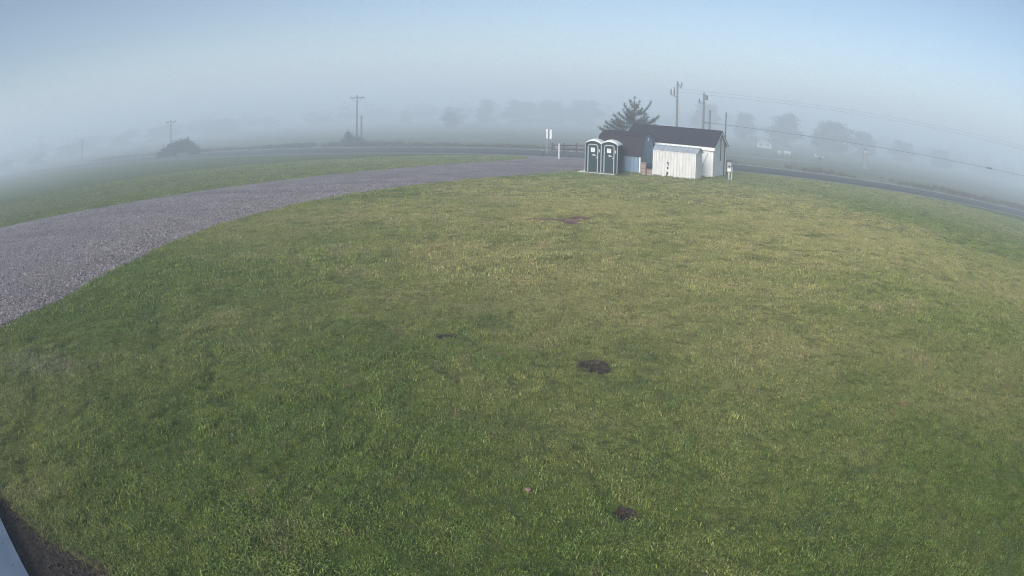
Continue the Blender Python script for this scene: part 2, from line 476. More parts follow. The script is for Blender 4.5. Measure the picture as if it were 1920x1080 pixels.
def sheet(name, poly, z, m, kind='structure'):
    bm = bmesh.new()
    f = bm.faces.new([bm.verts.new((x, y, z)) for x, y in poly])
    if f.normal.z < 0: f.normal_flip()
    bm.normal_update()
    for q in bm.faces:
        if q.normal.z < 0: q.normal_flip()
    bmesh.ops.triangulate(bm, faces=bm.faces)
    me = bpy.data.meshes.new(name); bm.to_mesh(me); bm.free(); me.materials.append(m)
    return tag(link(name, me), kind=kind)

def wobble(line, amp, step=0.35, seed=0):
    out = []
    for (ax, ay), (bx, by) in zip(line, line[1:]):
        L = math.hypot(bx - ax, by - ay); n = max(1, int(L / step))
        for k in range(n):
            t = k / n; x, y = ax + (bx - ax) * t, ay + (by - ay) * t
            o = amp * (float(vnoise(x * 2.2 + seed, y * 2.2)) - 0.5) * 2 + amp * 0.8 * (float(vnoise(x * 0.6 + seed, y * 0.6 + 5)) - 0.5) * 2
            out.append((x + o * (by - ay) / L, y - o * (bx - ax) / L))
    return out + [line[-1]]
sheet('gravel_drive', wobble(DRIVE_LOW, 0.17, 0.22, seed=3) + wobble(DRIVE_UP[::-1], 0.18, seed=9), 0.004, M['gravel'])
XS = [-260, -120, -60, -30, 0, 30, 60, 120, 260]
def band(name, lo, hi, z, m):
    return sheet(name, [(x, lo(x)) for x in XS] + [(x, hi(x)) for x in XS[::-1]], z, m)
M['field'] = mat('rough_field', (0.12, 0.15, 0.085), (0.185, 0.19, 0.12), 0.08, 0.95, 0.1, 0.5, 2.0)
sheet('field', [(x, FAR(x) + 0.4) for x in (-420, -200, -60, 0, 60, 200, 420)] + [(400, 480), (0, 600), (-400, 480)], 0.004, M['field'])
band('road', NEAR, FAR, 0.012, M['asphalt'])
band('road_shoulder', lambda x: FAR(x) - 0.02, lambda x: FAR(x) + 0.85, 0.008, M['shoulder'])
band('road_edge_line', lambda x: FAR(x) - 0.42, lambda x: FAR(x) - 0.20, 0.016, M['marking'])
band('road_edge_line', lambda x: NEAR(x) + 0.25, lambda x: NEAR(x) + 0.42, 0.016, M['marking'])
band('road_verge', lambda x: NEAR(x) - 0.35, lambda x: NEAR(x) + 0.02, 0.008, M['shoulder'])
sheet('farm_track', [(18, 75.5), (31, 74.0), (38.5, 76.5), (38.5, 77.6), (30, 75.6), (18, 77.2)], 0.010, M['shoulder'])

def patch(name, poly, m, lift=0.006, grain=0.05):
    """a bare patch that lies in its hollow"""
    cx, cy = np.mean(poly, axis=0); V, F = [(cx, cy)], []
    rings = 5; n = len(poly)
    for k in range(1, rings + 1):
        for x, y in poly: V.append((cx + (x - cx) * k / rings, cy + (y - cy) * k / rings))
    V = np.array(V); z = ground_z(V[:, 0], V[:, 1]) + lift + grain * (rng.random(len(V)) - 0.3) * 0.25
    for j in range(n): F.append((0, 1 + j, 1 + (j + 1) % n))
    for k in range(rings - 1):
        for j in range(n):
            a, b = 1 + k * n, 1 + (k + 1) * n
            F.append((a + j, b + j, b + (j + 1) % n, a + (j + 1) % n))
    me = bpy.data.meshes.new(name); me.from_pydata(np.column_stack([V, z]).tolist(), [], F); me.materials.append(m)
    bm = bmesh.new(); bm.from_mesh(me); bmesh.ops.recalc_face_normals(bm, faces=bm.faces); bm.to_mesh(me); bm.free()
    return tag(link(name, me), kind='structure')
for h in (HOLE_A, HOLE_B, HOLE_C): patch('bare_soil_patch', h, M['soil'])
patch('bare_earth_streak', STREAK, M['red_soil'], 0.025)
sheet('flower_bed', wobble(BED + BED[:1], 0.03, 0.12)[:-1], -0.012, M['soil'])

# porch slab of the clubhouse that carries the camera
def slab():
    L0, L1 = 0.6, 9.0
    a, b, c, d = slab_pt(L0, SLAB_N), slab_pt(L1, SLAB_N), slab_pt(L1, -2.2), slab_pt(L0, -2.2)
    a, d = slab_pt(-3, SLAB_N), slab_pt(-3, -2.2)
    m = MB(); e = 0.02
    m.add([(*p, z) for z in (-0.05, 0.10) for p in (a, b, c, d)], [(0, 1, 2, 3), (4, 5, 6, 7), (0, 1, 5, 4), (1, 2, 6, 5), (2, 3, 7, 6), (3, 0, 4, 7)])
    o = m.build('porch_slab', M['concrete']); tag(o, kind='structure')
    k = MB()
    for i in range(34):
        x, y = slab_pt(random.uniform(4.8, 7.2), random.uniform(-0.75, 0.02)); s = random.uniform(0.004, 0.011)
        k.tube([(x, y, 0.1005), (x, y, 0.104)], s, 5)
    tag(k.build('specks', M['speck'], o), kind='stuff')
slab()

# ------------------------------------------------------------------ scattering (real tufts and stones on explicit points)
def proto_coll(name, meshes):
    c = bpy.data.collections.new(name)
    for me in meshes:
        o = bpy.data.objects.new(me.name, me); c.objects.link(o)
    return c
def scatter(name, P, rot, scl, coll):
    me = bpy.data.meshes.new(name)
    me.vertices.add(len(P)); me.vertices.foreach_set('co', np.asarray(P, np.float32).ravel())
    a = me.attributes.new('turn', 'FLOAT_VECTOR', 'POINT'); a.data.foreach_set('vector', np.asarray(rot, np.float32).ravel())
    a = me.attributes.new('size', 'FLOAT', 'POINT'); a.data.foreach_set('value', np.asarray(scl, np.float32).ravel())
    o = link(name, me); tag(o, kind='stuff')
    g = bpy.data.node_groups.new(name, 'GeometryNodeTree')
    g.interface.new_socket('Geometry', in_out='INPUT', socket_type='NodeSocketGeometry')
    g.interface.new_socket('Geometry', in_out='OUTPUT', socket_type='NodeSocketGeometry')
    i, ou = g.nodes.new('NodeGroupInput'), g.nodes.new('NodeGroupOutput')
    ci = g.nodes.new('GeometryNodeCollectionInfo'); ci.inputs[0].default_value = coll
    ci.inputs['Separate Children'].default_value = True; ci.inputs['Reset Children'].default_value = True
    ip = g.nodes.new('GeometryNodeInstanceOnPoints'); ip.inputs['Pick Instance'].default_value = True
    n1 = g.nodes.new('GeometryNodeInputNamedAttribute'); n1.data_type = 'FLOAT_VECTOR'; n1.inputs[0].default_value = 'turn'
    n2 = g.nodes.new('GeometryNodeInputNamedAttribute'); n2.data_type = 'FLOAT'; n2.inputs[0].default_value = 'size'
    L = g.links.new
    L(i.outputs[0], ip.inputs['Points']); L(ci.outputs[0], ip.inputs['Instance'])
    L(n1.outputs[0], ip.inputs['Rotation']); L(n2.outputs[0], ip.inputs['Scale']); L(ip.outputs[0], ou.inputs[0])
    md = o.modifiers.new('scatter', 'NODES'); md.node_group = g
    return o

def tuft(name, n, rad, h, wd, m, lean=0.5, seed=0):
    g = np.random.default_rng(seed); V, F = [], []
    for _ in range(n):
        a, r = g.random() * 6.283, rad * math.sqrt(g.random())
        x, y = r * math.cos(a), r * math.sin(a)
        hh = h * (0.55 + 0.6 * g.random()); b = g.random() * 6.283; l = lean * hh * (0.25 + g.random())
        dx, dy = math.cos(b), math.sin(b); c = b + PI / 2 + g.normal() * 0.5; sx, sy = math.cos(c) * wd / 2, math.sin(c) * wd / 2
        o = len(V)
        V += [(x - sx, y - sy, -0.02), (x + sx, y + sy, -0.02), (x + dx * l * .35 + sx * .85, y + dy * l * .35 + sy * .85, hh * .6),
              (x + dx * l * .35 - sx * .85, y + dy * l * .35 - sy * .85, hh * .6), (x + dx * l, y + dy * l, hh * (0.95 - 0.25 * lean))]
        F += [(o, o + 1, o + 2, o + 3), (o + 3, o + 2, o + 4)]
    me = bpy.data.meshes.new(name); me.from_pydata(V, [], F); me.materials.append(m)
    tn = np.repeat(g.random(n), 5).astype(np.float32)
    at = me.attributes.new('tone', 'FLOAT', 'POINT'); at.data.foreach_set('value', tn)
    return me

def sector(n, r0, r1, power=1.0):
    a = np.radians(rng.uniform(-58 - (20 if r1 < 20 else 0), 58 + (20 if r1 < 20 else 0), n)); r = np.sqrt(rng.uniform(r0 * r0, r1 * r1, n))
    return r * np.sin(a), r * np.cos(a)
def keep_turf(x, y, edge=0.0):
    k = poly_dist(x, y, DRIVE) > edge
    k &= poly_dist(x, y, BED) > 0.02 + 0.08 * rng.random(len(x))
    for h in HOLES: k &= poly_dist(x, y, h) > 0.09
    sx, sy = x - SCUFF[0], y - SCUFF[1]
    k &= ~((np.exp(-(sx / 0.9) ** 2 - (sy / 0.5) ** 2) > 0.4) & (rng.random(len(x)) < 0.8))
    k &= y < NEAR(x) - 0.3
    k &= poly_dist(x, y, PADZONE) > 0
    return k
def lay_grass(name, n, r0, r1, tufts, smin, smax):
    x, y = sector(n, r0, r1)
    k = keep_turf(x, y, -0.14 + 0.24 * rng.random(n)); x, y = x[k], y[k]
    z = ground_z(x, y)
    clump = vnoise(x * 1.6 + 5, y * 2.2) * 0.6 + vnoise(x * 5.2, y * 6.4 + 11) * 0.5
    clump = np.clip((clump - 0.55) * 1.7 + 0.5, 0, 1)
    s = smin + (smax - smin) * clump
    s *= rng.uniform(0.8, 1.2, len(x)) * (1 - 0.55 * furrow(x, y))
    rot = np.stack([rng.normal(0, 0.12, len(x)), rng.normal(0, 0.12, len(x)), rng.uniform(0, 6.283, len(x))], 1)
    o = scatter(name, np.stack([x, y, z], 1), rot, s, proto_coll(name + '_kinds', tufts))
    return o
lay_grass('lawn_grass', 66000, 3.0, 14.5, [tuft('tuft', 34, 0.085, 0.041, 0.0066, M['blade'], 1.7, s) for s in range(4)], 0.55, 1.4)
lay_grass('lawn_grass', 90000, 14.0, 29, [tuft('tuft', 32, 0.15, 0.040, 0.010, M['blade'], 1.1, 10 + s) for s in range(4)], 0.6, 1.4)
lay_grass('lawn_grass', 62000, 28, 56, [tuft('tuft', 34, 0.26, 0.034, 0.016, M['blade'], 1.2, 20 + s) for s in range(4)], 0.6, 1.4)
# scraped, paler turf on the left
n = 1200
x, y = SCUFF[0] + rng.normal(-0.05, 0.6, n), SCUFF[1] + rng.normal(-0.12, 0.24, n)
scatter('scuffed_grass', np.stack([x, y, ground_z(x, y) + 0.005], 1), np.stack([rng.normal(0, .3, n), rng.normal(0, .3, n), rng.uniform(0, 6.28, n)], 1),
        rng.uniform(0.7, 1.3, n), proto_coll('scuffed_grass_kinds', [tuft('tuft', 14, 0.07, 0.04, 0.006, M['pale_blade'], 1.6, 40 + s) for s in range(3)]))
# dead blades round the bed and the holes
pts = []
for poly, cnt in ((BED[1:-1], 420), (HOLE_A, 26), (HOLE_B, 12)):
    for _ in range(cnt):
        i = random.randrange(len(poly) - 1); t = random.random()
        pts.append((poly[i][0] + (poly[i + 1][0] - poly[i][0]) * t + random.gauss(0, 0.05), poly[i][1] + (poly[i + 1][1] - poly[i][1]) * t + random.gauss(0, 0.05)))
pts = np.array(pts); n = len(pts)
scatter('dead_grass', np.column_stack([pts, ground_z(pts[:, 0], pts[:, 1]) + 0.01]), np.stack([rng.normal(0, .4, n), rng.normal(0, .4, n), rng.uniform(0, 6.28, n)], 1),
        rng.uniform(0.6, 1.3, n), proto_coll('dead_grass_kinds', [tuft('tuft', 8, 0.05, 0.05, 0.005, M['dead_blade'], 1.8, 50 + s) for s in range(3)]))

def pebble(name, m, seed, flat=0.6):
    g = np.random.default_rng(seed)
    bm = bmesh.new(); bmesh.ops.create_icosphere(bm, subdivisions=1, radius=0.5)
    for v in bm.verts:
        v.co *= 0.75 + 0.5 * g.random(); v.co.z *= flat
    me = bpy.data.meshes.new(name); bm.to_mesh(me); bm.free(); me.materials.append(m)
    return me
stones = [pebble('pebble', M['stone'], s) for s in range(5)]
a = np.radians(rng.uniform(-75, -8, 260000)); r = np.sqrt(rng.uniform(12 ** 2, 36 ** 2, 260000))
x, y = r * np.sin(a), r * np.cos(a)
k = (poly_dist(x, y, DRIVE) < 0.02 + 0.55 * rng.random(len(x)) ** 4) & (rng.random(len(x)) < np.clip(1.5 - r / 26, 0.2, 1)); x, y = x[k], y[k]
dlow = np.full(len(x), 1e9)
for (ax, ay), (bx, by) in zip(DRIVE_LOW, DRIVE_LOW[1:]):
    tt = np.clip(((x - ax) * (bx - ax) + (y - ay) * (by - ay)) / ((bx - ax) ** 2 + (by - ay) ** 2), 0, 1)
    dlow = np.minimum(dlow, np.hypot(x - ax - tt * (bx - ax), y - ay - tt * (by - ay)))
dlow += 0.7 * (vnoise(x * 0.3, y * 0.3 + 60) - 0.5)
rut = np.exp(-((dlow - 2.6) / 0.30) ** 2) + np.exp(-((dlow - 4.3) / 0.30) ** 2) + 0.7 * np.exp(-((dlow - 6.3) / 0.35) ** 2)      # wheel tracks swept of loose stones
k = rng.random(len(x)) > 0.85 * rut * np.clip(vnoise(x * 0.25 + 8, y * 0.25) * 2.2 - 0.3, 0, 1); x, y = x[k][:110000], y[k][:110000]
n = len(x)
scatter('gravel', np.stack([x, y, np.full(n, 0.008)], 1), rng.uniform(0, 6.28, (n, 3)) * [0.15, 0.15, 1], rng.gamma(3.0, 0.0115, n).clip(0.012, 0.10), proto_coll('gravel_kinds', stones))
# mulch and crumbs of soil in the bed and the holes
chips = [pebble('chip', M['mulch'], 60 + s, 0.4) for s in range(4)]
P = []
for poly, cnt, sz in ((BED, 4200, 0.03), (HOLE_A, 260, 0.022), (HOLE_B, 120, 0.016), (HOLE_C, 60, 0.018), (STREAK, 90, 0.04)):
    q = np.array(poly); lo, hi = q.min(0), q.max(0); c = rng.uniform(lo, hi, (cnt * 5, 2))
    c = c[poly_dist(c[:, 0], c[:, 1], poly) < -0.005][:cnt]
    z = ground_z(c[:, 0], c[:, 1]) + (0.012 if poly is BED else 0.012)
    P.append(np.column_stack([c, z, rng.gamma(3, sz / 3, len(c))]))
P = np.vstack(P); n = len(P)
scatter('mulch', P[:, :3], rng.uniform(0, 6.28, (n, 3)) * [0.2, 0.2, 1], P[:, 3], proto_coll('mulch_kinds', chips))
# weeds on the road's far bank
n = 3600
x = rng.uniform(-75, 75, n); off = 0.9 + np.abs(rng.normal(0, 2.2, n))
y = FAR(x) + off
dens = (vnoise(x * 0.25, x * 0 + 4) * 0.8 + (x < 3) * 0.45 + (x > 44) * 0.4) > 0.5
dens &= ~((x > 17) & (x < 40) & (rng.random(n) < 0.75))
x, y = x[dens], y[dens]; n = len(x)
scatter('roadside_weeds', np.stack([x, y, np.zeros(n)], 1), np.stack([rng.normal(0, .1, n), rng.normal(0, .1, n), rng.uniform(0, 6.28, n)], 1), rng.uniform(0.3, 0.85, n) * (0.5 + 0.6 * vnoise(x * 0.2, x * 0 + 31)),
        proto_coll('roadside_weeds_kinds', [tuft('tuft', 60, 0.55, 0.75, 0.035, M['weed'], 0.35, 70 + s) for s in range(4)]))

# ------------------------------------------------------------------ buildings
def siding(x0, x1, z0, z1, step, lip=0.012):
    """lap boards: outline in (depth, z), each course proud at its foot"""
    pts = []; z = z0
    while z < z1 - 1e-6:
        zt = min(z + step, z1); pts += [(-lip, z), (0, zt)]; z = zt
    return pts

# ---- white garden barn with the long dark roof
AL = R(33.5); L, W, EV, RG = 6.56, 3.36, 2.20, 3.16
mb = thing('white_barn', 'large white clapboard shed with long dark shingle roof behind the small metal shed', 'shed', (13.225, 42.35, 0), -AL)
p = siding(0, 0, 0.16, EV, 0.125)
m = MB(); m.prism([(d, z) for d, z in p] + [(0.06, EV), (0.06, 0.16)], 'x', -L + 0.09, -0.09); m.build('front_siding', M['white_paint'], mb)
# gable end: boards shortened to the slope
g = MB(); z = 0.16; st = 0.125
def half(z): return W / 2 if z <= EV else W / 2 * (RG - z) / (RG - EV)
V, F = [], []
lev = []
while z < RG - 0.02:
    zt = min(z + st, RG - 0.02); lev += [(z, 0.012), (zt, 0.0)]; z = zt
for z, d in lev:
    h = max(0.01, half(z) - (0.09 if z < EV else 0.0)); V += [(d, W / 2 - h, z), (d, W / 2 + h, z)]
for i in range(len(lev) - 1): F.append((2 * i, 2 * i + 1, 2 * i + 3, 2 * i + 2))
o_ = len(V); V += [(-0.06, y_, z_) for y_, z_ in ((0.09, 0.16), (W - 0.09, 0.16), (W - 0.09, EV), (W / 2, RG - 0.02), (0.09, EV))]; F.append(tuple(range(o_, o_ + 5)))
g.add(V, F); g.build('gable_siding', M['white_paint'], mb)
m = MB(); m.box(-L + 0.05, W - 0.06, 0.16, -0.05, W, EV); m.build('back_wall', M['white_paint'], mb)
m = MB(); m.prism([(0.09, 0.16), (W - 0.09, 0.16), (W - 0.02, EV), (W / 2, RG - 0.02), (0.02, EV)], 'x', -L, -L + 0.06); m.build('far_gable_wall', M['white_paint'], mb)
def slope(name, y0, z0, y1, z1, x0, x1, th, m_):
    n_ = Vector((0, -(z1 - z0), (y1 - y0))).normalized()
    if n_.z < 0: n_ = -n_
    q = MB(); q.add([(x, y + n_.y * t, z + n_.z * t) for x in (x0, x1) for (y, z, t) in ((y0, z0, 0), (y1, z1, 0), (y1, z1, th), (y0, z0, th))],
                    [(0, 1, 2, 3), (7, 6, 5, 4), (0, 4, 5, 1), (1, 5, 6, 2), (2, 6, 7, 3), (3, 7, 4, 0)])
    return q.build(name, m_, mb)
pit = (RG - EV) / (W / 2)
slope('roof_slope', -0.20, EV - 0.20 * pit + 0.02, W / 2, RG + 0.02, -L - 0.12, 0.16, 0.06, M['shingle'])
slope('roof_slope', W + 0.20, EV - 0.20 * pit + 0.02, W / 2, RG + 0.02, -L - 0.12, 0.16, 0.06, M['shingle'])
m = MB(); m.tube([(-L - 0.12, W / 2, RG + 0.075), (0.16, W / 2, RG + 0.075)], 0.05, 6); m.build('ridge_cap', M['shingle'], mb)
m = MB(); m.box(-L - 0.10, -0.215, EV - 0.33, 0.15, -0.185, EV - 0.115); m.build('fascia', M['white_trim'], mb)
m = MB(); m.box(-L - 0.05, -0.183, EV - 0.32, 0.10, -0.014, EV - 0.285); m.build('soffit', M['white_trim'], mb)
for s in (0, 1):
    y0, y1 = (-0.20, W / 2) if s == 0 else (W + 0.20, W / 2)
    m = MB(); m.beam((0.13, y0, EV - 0.20 * pit - 0.045), (0.13, y1, RG - 0.045), 0.03, 0.12, (0, 0, 1)); m.build('rake_board', M['white_trim'], mb)
for (x0, y0, x1, y1) in ((-0.09, -0.018, 0.018, 0.09), (-0.09, W - 0.09, 0.018, W + 0.018), (-L - 0.018, -0.018, -L + 0.09, 0.09)):
    m = MB(); m.box(x0, y0, 0.10, x1, y1, EV - 0.02); m.build('corner_board', M['white_trim'], mb)
m = MB(); m.box(-L, -0.022, 0.06, -0.001, 0.05, 0.155); m.build('base_board', M['white_trim'], mb)
m = MB(); m.box(-0.05, 0.092, 0.06, 0.022, W - 0.092, 0.155); m.build('base_board', M['white_trim'], mb)
for k in range(3):
    m = MB(); m.box(-L + 0.1, 0.3 + k * 1.3, 0.0, -0.1, 0.4 + k * 1.3, 0.10); m.build('skid', M['pallet'], mb)
# barn door in the front wall, right end, with its diagonal brace
dr = MB(); dr.box(-1.62, -0.04, 0.17, -0.20, -0.013, 1.82); door = dr.build('door', M['white_paint'], mb)
for (x0, z0, x1, z1) in ((-1.62, 0.17, -1.52, 1.82), (-0.30, 0.17, -0.20, 1.82), (-1.52, 1.72, -0.30, 1.82), (-1.52, 0.17, -0.30, 0.27)):
    q = MB(); q.box(x0, -0.062, z0, x1, -0.041, z1); q.build('door_rail', M['white_trim'], door)
q = MB(); q.beam((-0.95, -0.052, 0.30), (-0.34, -0.052, 1.70), 0.018, 0.10, (1, 0, 0)); q.build('brace', M['grey_trim'], door)  # white brace; the grey puts its shadow line into the colour
for k in range(1, 5):
    q = MB(); q.box(-1.52 + k * 0.245, -0.043, 0.28, -1.505 + k * 0.245, -0.0405, 1.71); q.build('board_gap_shade', M['grey_trim'], door)  # grey strips put the shade between door boards into colour
m = MB(); m.tube([(0.05, W * 0.52, 1.15), (0.05, W * 0.52, 2.86)], 0.03, 6); m.build('conduit', M['dark_metal'], mb)
m = MB(); m.box(0.016, W * 0.5 - 0.12, 2.52, 0.045, W * 0.5 + 0.02, 2.80); m.build('gable_vent', M['grey_metal'], mb)
# mast strapped to its far gable corner
am = thing('antenna_mast', 'thin dark antenna mast standing against the white gable end', 'antenna mast', (14.80, 44.66, 0), -AL)
m = MB(); m.tube([(0, 0, 0), (0.02, 0, 2.4), (0.05, 0, 4.62)], [0.045, 0.04, 0.035], 6); m.build('mast_tube', M['dark_metal'], am)
m = MB(); m.box(-0.12, -0.03, 1.9, 0.0, 0.03, 1.96); m.build('bracket', M['grey_metal'], am)
m = MB(); m.tube([(0.05, 0, 3.30), (0.05, 0, 3.36)], 0.05, 8); m.build('clamp', M['grey_metal'], am)

# ---- blue gambrel barn
AB = R(34.1); L, W, EV, RG, KZ, KF = 3.21, 2.5, 1.27, 2.73, 2.38, 0.20
bb = thing('blue_barn', 'small blue shed with brown gambrel roof half hidden by the toilets', 'shed', (8.169, 42.29, 0), -AB)
outline = [(0, 0.04), (W, 0.04), (W, EV), (W * (1 - KF), KZ), (W / 2, RG), (W * KF, KZ), (0, EV)]
m = MB(); m.prism([(min(max(y, 0.03), W - 0.03), z - (0.03 if z > 1 else 0)) for y, z in outline], 'x', -0.05, 0.0); m.build('gable_wall', M['blue_wall'], bb)
m = MB(); m.prism([(min(max(y, 0.03), W - 0.03), z - (0.03 if z > 1 else 0)) for y, z in outline], 'x', -L, -L + 0.05); m.build('gable_wall', M['blue_wall'], bb)
nb = 10
for k in range(nb):
    x0 = -L + 0.06 + k * (L - 0.17) / nb; x1 = x0 + (L - 0.17) / nb - 0.012
    m = MB(); m.box(x0, -0.012 - 0.004 * (k % 2), 0.06, x1, 0.03, EV - 0.02); m.build('plank', M['blue_wall'], bb)
m = MB(); m.box(-L + 0.06, 0.031, 0.05, -0.06, 0.045, EV - 0.02); m.build('side_wall', M['blue_wall'], bb)
m = MB(); m.box(-L + 0.06, W - 0.03, 0.05, -0.06, W, EV - 0.02); m.build('side_wall', M['blue_wall'], bb)
def bslope(y0, z0, y1, z1, name='roof_slope'):
    n_ = Vector((0, -(z1 - z0), (y1 - y0))).normalized()
    if n_.z < 0: n_ = -n_
    q = MB(); q.add([(x, y + n_.y * t, z + n_.z * t) for x in (-L - 0.08, 0.10) for (y, z, t) in ((y0, z0, 0), (y1, z1, 0), (y1, z1, 0.045), (y0, z0, 0.045))],
                    [(0, 1, 2, 3), (7, 6, 5, 4), (0, 4, 5, 1), (1, 5, 6, 2), (2, 6, 7, 3), (3, 7, 4, 0)])
    return q.build(name, M['shingle_brown'], bb)
bslope(-0.08, EV - 0.12, W * KF, KZ); bslope(W * KF, KZ + 0.005, W / 2, RG); bslope(W * (1 - KF), KZ + 0.005, W / 2, RG); bslope(W + 0.08, EV - 0.12, W * (1 - KF), KZ)
m = MB(); m.box(-0.07, -0.035, 0.03, 0.022, 0.05, EV - 0.14); m.build('corner_board', M['white_trim'], bb)
m = MB(); m.box(-L - 0.02, -0.03, 0.03, -L + 0.058, 0.05, EV - 0.14); m.build('corner_board', M['white_trim'], bb)
m = MB(); m.box(0.002, W / 2 - 0.09, 2.18, 0.03, W / 2 + 0.09, 2.42); vt = m.build('gable_vent', M['white_trim'], bb)
for k in range(4):
    q = MB(); q.box(0.031, W / 2 - 0.07, 2.20 + k * 0.052, 0.045, W / 2 + 0.07, 2.225 + k * 0.052); q.build('slat', M['white_trim'], vt)
for (y0, z0, y1, z1) in ((-0.06, EV - 0.10, W * KF, KZ), (W * KF, KZ, W / 2, RG), (W * (1 - KF), KZ, W / 2, RG), (W + 0.06, EV - 0.10, W * (1 - KF), KZ)):
    q = MB(); q.beam((0.082, y0, z0 - 0.03), (0.082, y1, z1 - 0.03), 0.02, 0.06, (0, 0, 1)); q.build('rake_board', M['blue_wall'], bb)
m = MB(); m.box(-L, 0.1, 0.0, 0.0, 0.2, 0.04); m.build('skid', M['pallet'], bb)
m = MB(); m.box(-L, W - 0.2, 0.0, 0.0, W - 0.1, 0.04); m.build('skid', M['pallet'], bb)

# ---- small white metal shed
AS = R(30.5); L, W, EV, RG = 2.90, 1.64, 1.73, 1.99
ms = thing('metal_shed', 'small white ribbed metal shed with three dark rust holes in front of the white barn', 'shed', (11.349, 40.02, 0), -AS)
def ribbed(x0, x1, pitch=0.20, d=0.034):
    pts = []; n_ = int((x1 - x0) / pitch); p_ = (x1 - x0) / n_
    for k in range(n_):
        a_ = x0 + k * p_
        pts += [(a_, 0), (a_ + p_ * .62, 0), (a_ + p_ * .72, -d), (a_ + p_ * .9, -d)]
    return pts + [(x1, 0)]
f = ribbed(-L + 0.05, -0.05)
m = MB(); m.prism(f + [(-0.05, 0.02), (-L + 0.05, 0.02)], 'z', 0.07, EV - 0.06); front = m.build('front_panel', M['metal_white'], ms)
m = MB(); m.prism([(0.03, 0.05), (W - 0.03, 0.05), (W - 0.03, EV - 0.01), (W * 0.72, RG - 0.03), (W * 0.28, RG - 0.03), (0.03, EV - 0.01)], 'x', -0.03, 0.0); m.build('side_panel', M['metal_white'], ms)
m = MB(); m.prism([(0.03, 0.05), (W - 0.03, 0.05), (W - 0.03, EV - 0.01), (W * 0.72, RG - 0.03), (W * 0.28, RG - 0.03), (0.03, EV - 0.01)], 'x', -L, -L + 0.03); m.build('side_panel', M['metal_white'], ms)
for k in range(5):
    y_ = 0.25 + k * 0.28; q = MB(); q.box(0.001, y_, 0.09, 0.014, y_ + 0.05, EV - 0.08); q.build('rib', M['metal_white'], ms)
m = MB(); m.box(-L + 0.05, W - 0.03, 0.05, -0.05, W, EV - 0.02); m.build('back_panel', M['metal_white'], ms)
def mslope(y0, z0, y1, z1):
    nr = 9; q = MB(); dx = (L + 0.10) / nr
    n_ = Vector((0, -(z1 - z0), (y1 - y0))).normalized(); n_ = n_ if n_.z > 0 else -n_
    pts = []
    for k in range(nr):
        a_ = -L - 0.05 + k * dx; pts += [(a_, 0.0), (a_ + dx * .8, 0.0), (a_ + dx * .86, 0.022), (a_ + dx * .94, 0.022)]
    pts.append((0.05, 0.0)); pts = [(x_, t_ + 0.012) for x_, t_ in pts] + [(0.05, 0.0), (-L - 0.05, 0.0)]
    n2 = len(pts)
    q.add([(x_, y0 + n_.y * t_, z0 + n_.z * t_) for x_, t_ in pts] + [(x_, y1 + n_.y * t_, z1 + n_.z * t_) for x_, t_ in pts],
          [tuple(range(n2)), tuple(range(2 * n2 - 1, n2 - 1, -1))] + [(i, i + n2, (i + 1) % n2 + n2, (i + 1) % n2) for i in range(n2)])
    return q.build('roof_panel', M['metal_roof'], ms)
mslope(-0.05, EV - 0.02, W * 0.28, RG); mslope(W * 0.28, RG, W * 0.5, RG + 0.05); mslope(W * 0.72, RG, W * 0.5, RG + 0.05); mslope(W + 0.05, EV - 0.02, W * 0.72, RG)
m = MB(); m.box(-L, -0.042, EV - 0.058, 0.0, 0.02, EV - 0.028); m.build('eave_trim', M['white_trim'], ms)
for x0 in (-L - 0.004, -0.048):
    m = MB(); m.box(x0, -0.03, 0.03, x0 + 0.052, 0.028, EV - 0.06); m.build('corner_trim', M['white_trim'], ms)
m = MB(); m.box(-L, -0.032, 0.0, 0.0, 0.03, 0.068); m.build('base_rail', M['metal_white'], ms)
for (y0, z0, y1, z1) in ((-0.06, EV - 0.035, W * .28, RG - 0.012), (W * .28, RG - 0.012, W * .5, RG + 0.038), (W * .72, RG - 0.012, W * .5, RG + 0.038), (W + 0.06, EV - 0.035, W * .72, RG - 0.012)):
    q = MB(); q.beam((0.064, y0, z0), (0.064, y1, z1), 0.022, 0.05); q.build('rake_trim', M['white_trim'], ms)
for (cx, cz, rx, rz, sd) in ((-1.86, 0.92, 0.045, 0.115, 1), (-1.88, 0.63, 0.045, 0.10, 2), (-1.89, 0.27, 0.055, 0.14, 3), (-1.95, 0.12, 0.03, 0.08, 4)):
    pl = blob(cx, cz, rx, rz, 12, 0.5, 0.15, sd)
    q = MB(); q.prism([(x_, z_) for x_, z_ in pl], 'y', -0.041, -0.035); q.build('rust_hole', M['rust'], front)

# ---- electric meter post
mp = thing('meter_post', 'grey electric meter pedestal beside the white barn', 'meter post', (14.02, 41.15, 0), -R(15))
m = MB(); m.box(-0.055, -0.04, 0, 0.055, 0.04, 0.62); m.build('post', M['grey_metal'], mp)
m = MB(); m.box(-0.13, -0.09, 0.62, 0.13, 0.07, 1.22); bx = m.build('cabinet', M['grey_metal'], mp)
q = MB(); q.tube([(0, -0.091, 1.0), (0, -0.15, 1.0)], 0.075, 12); q.build('meter_dial', M['dark_metal'], bx)
q = MB(); q.box(-0.11, -0.104, 0.66, 0.11, -0.091, 0.86); q.build('lid', M['white_trim'], bx)
q = MB(); q.box(-0.145, -0.11, 1.221, 0.145, 0.085, 1.25); q.build('cap', M['grey_metal'], mp)
m = MB(); m.box(0.16, 0.10, 0, 0.24, 0.16, 0.95); m.build('stake', M['grey_trim'], mp)

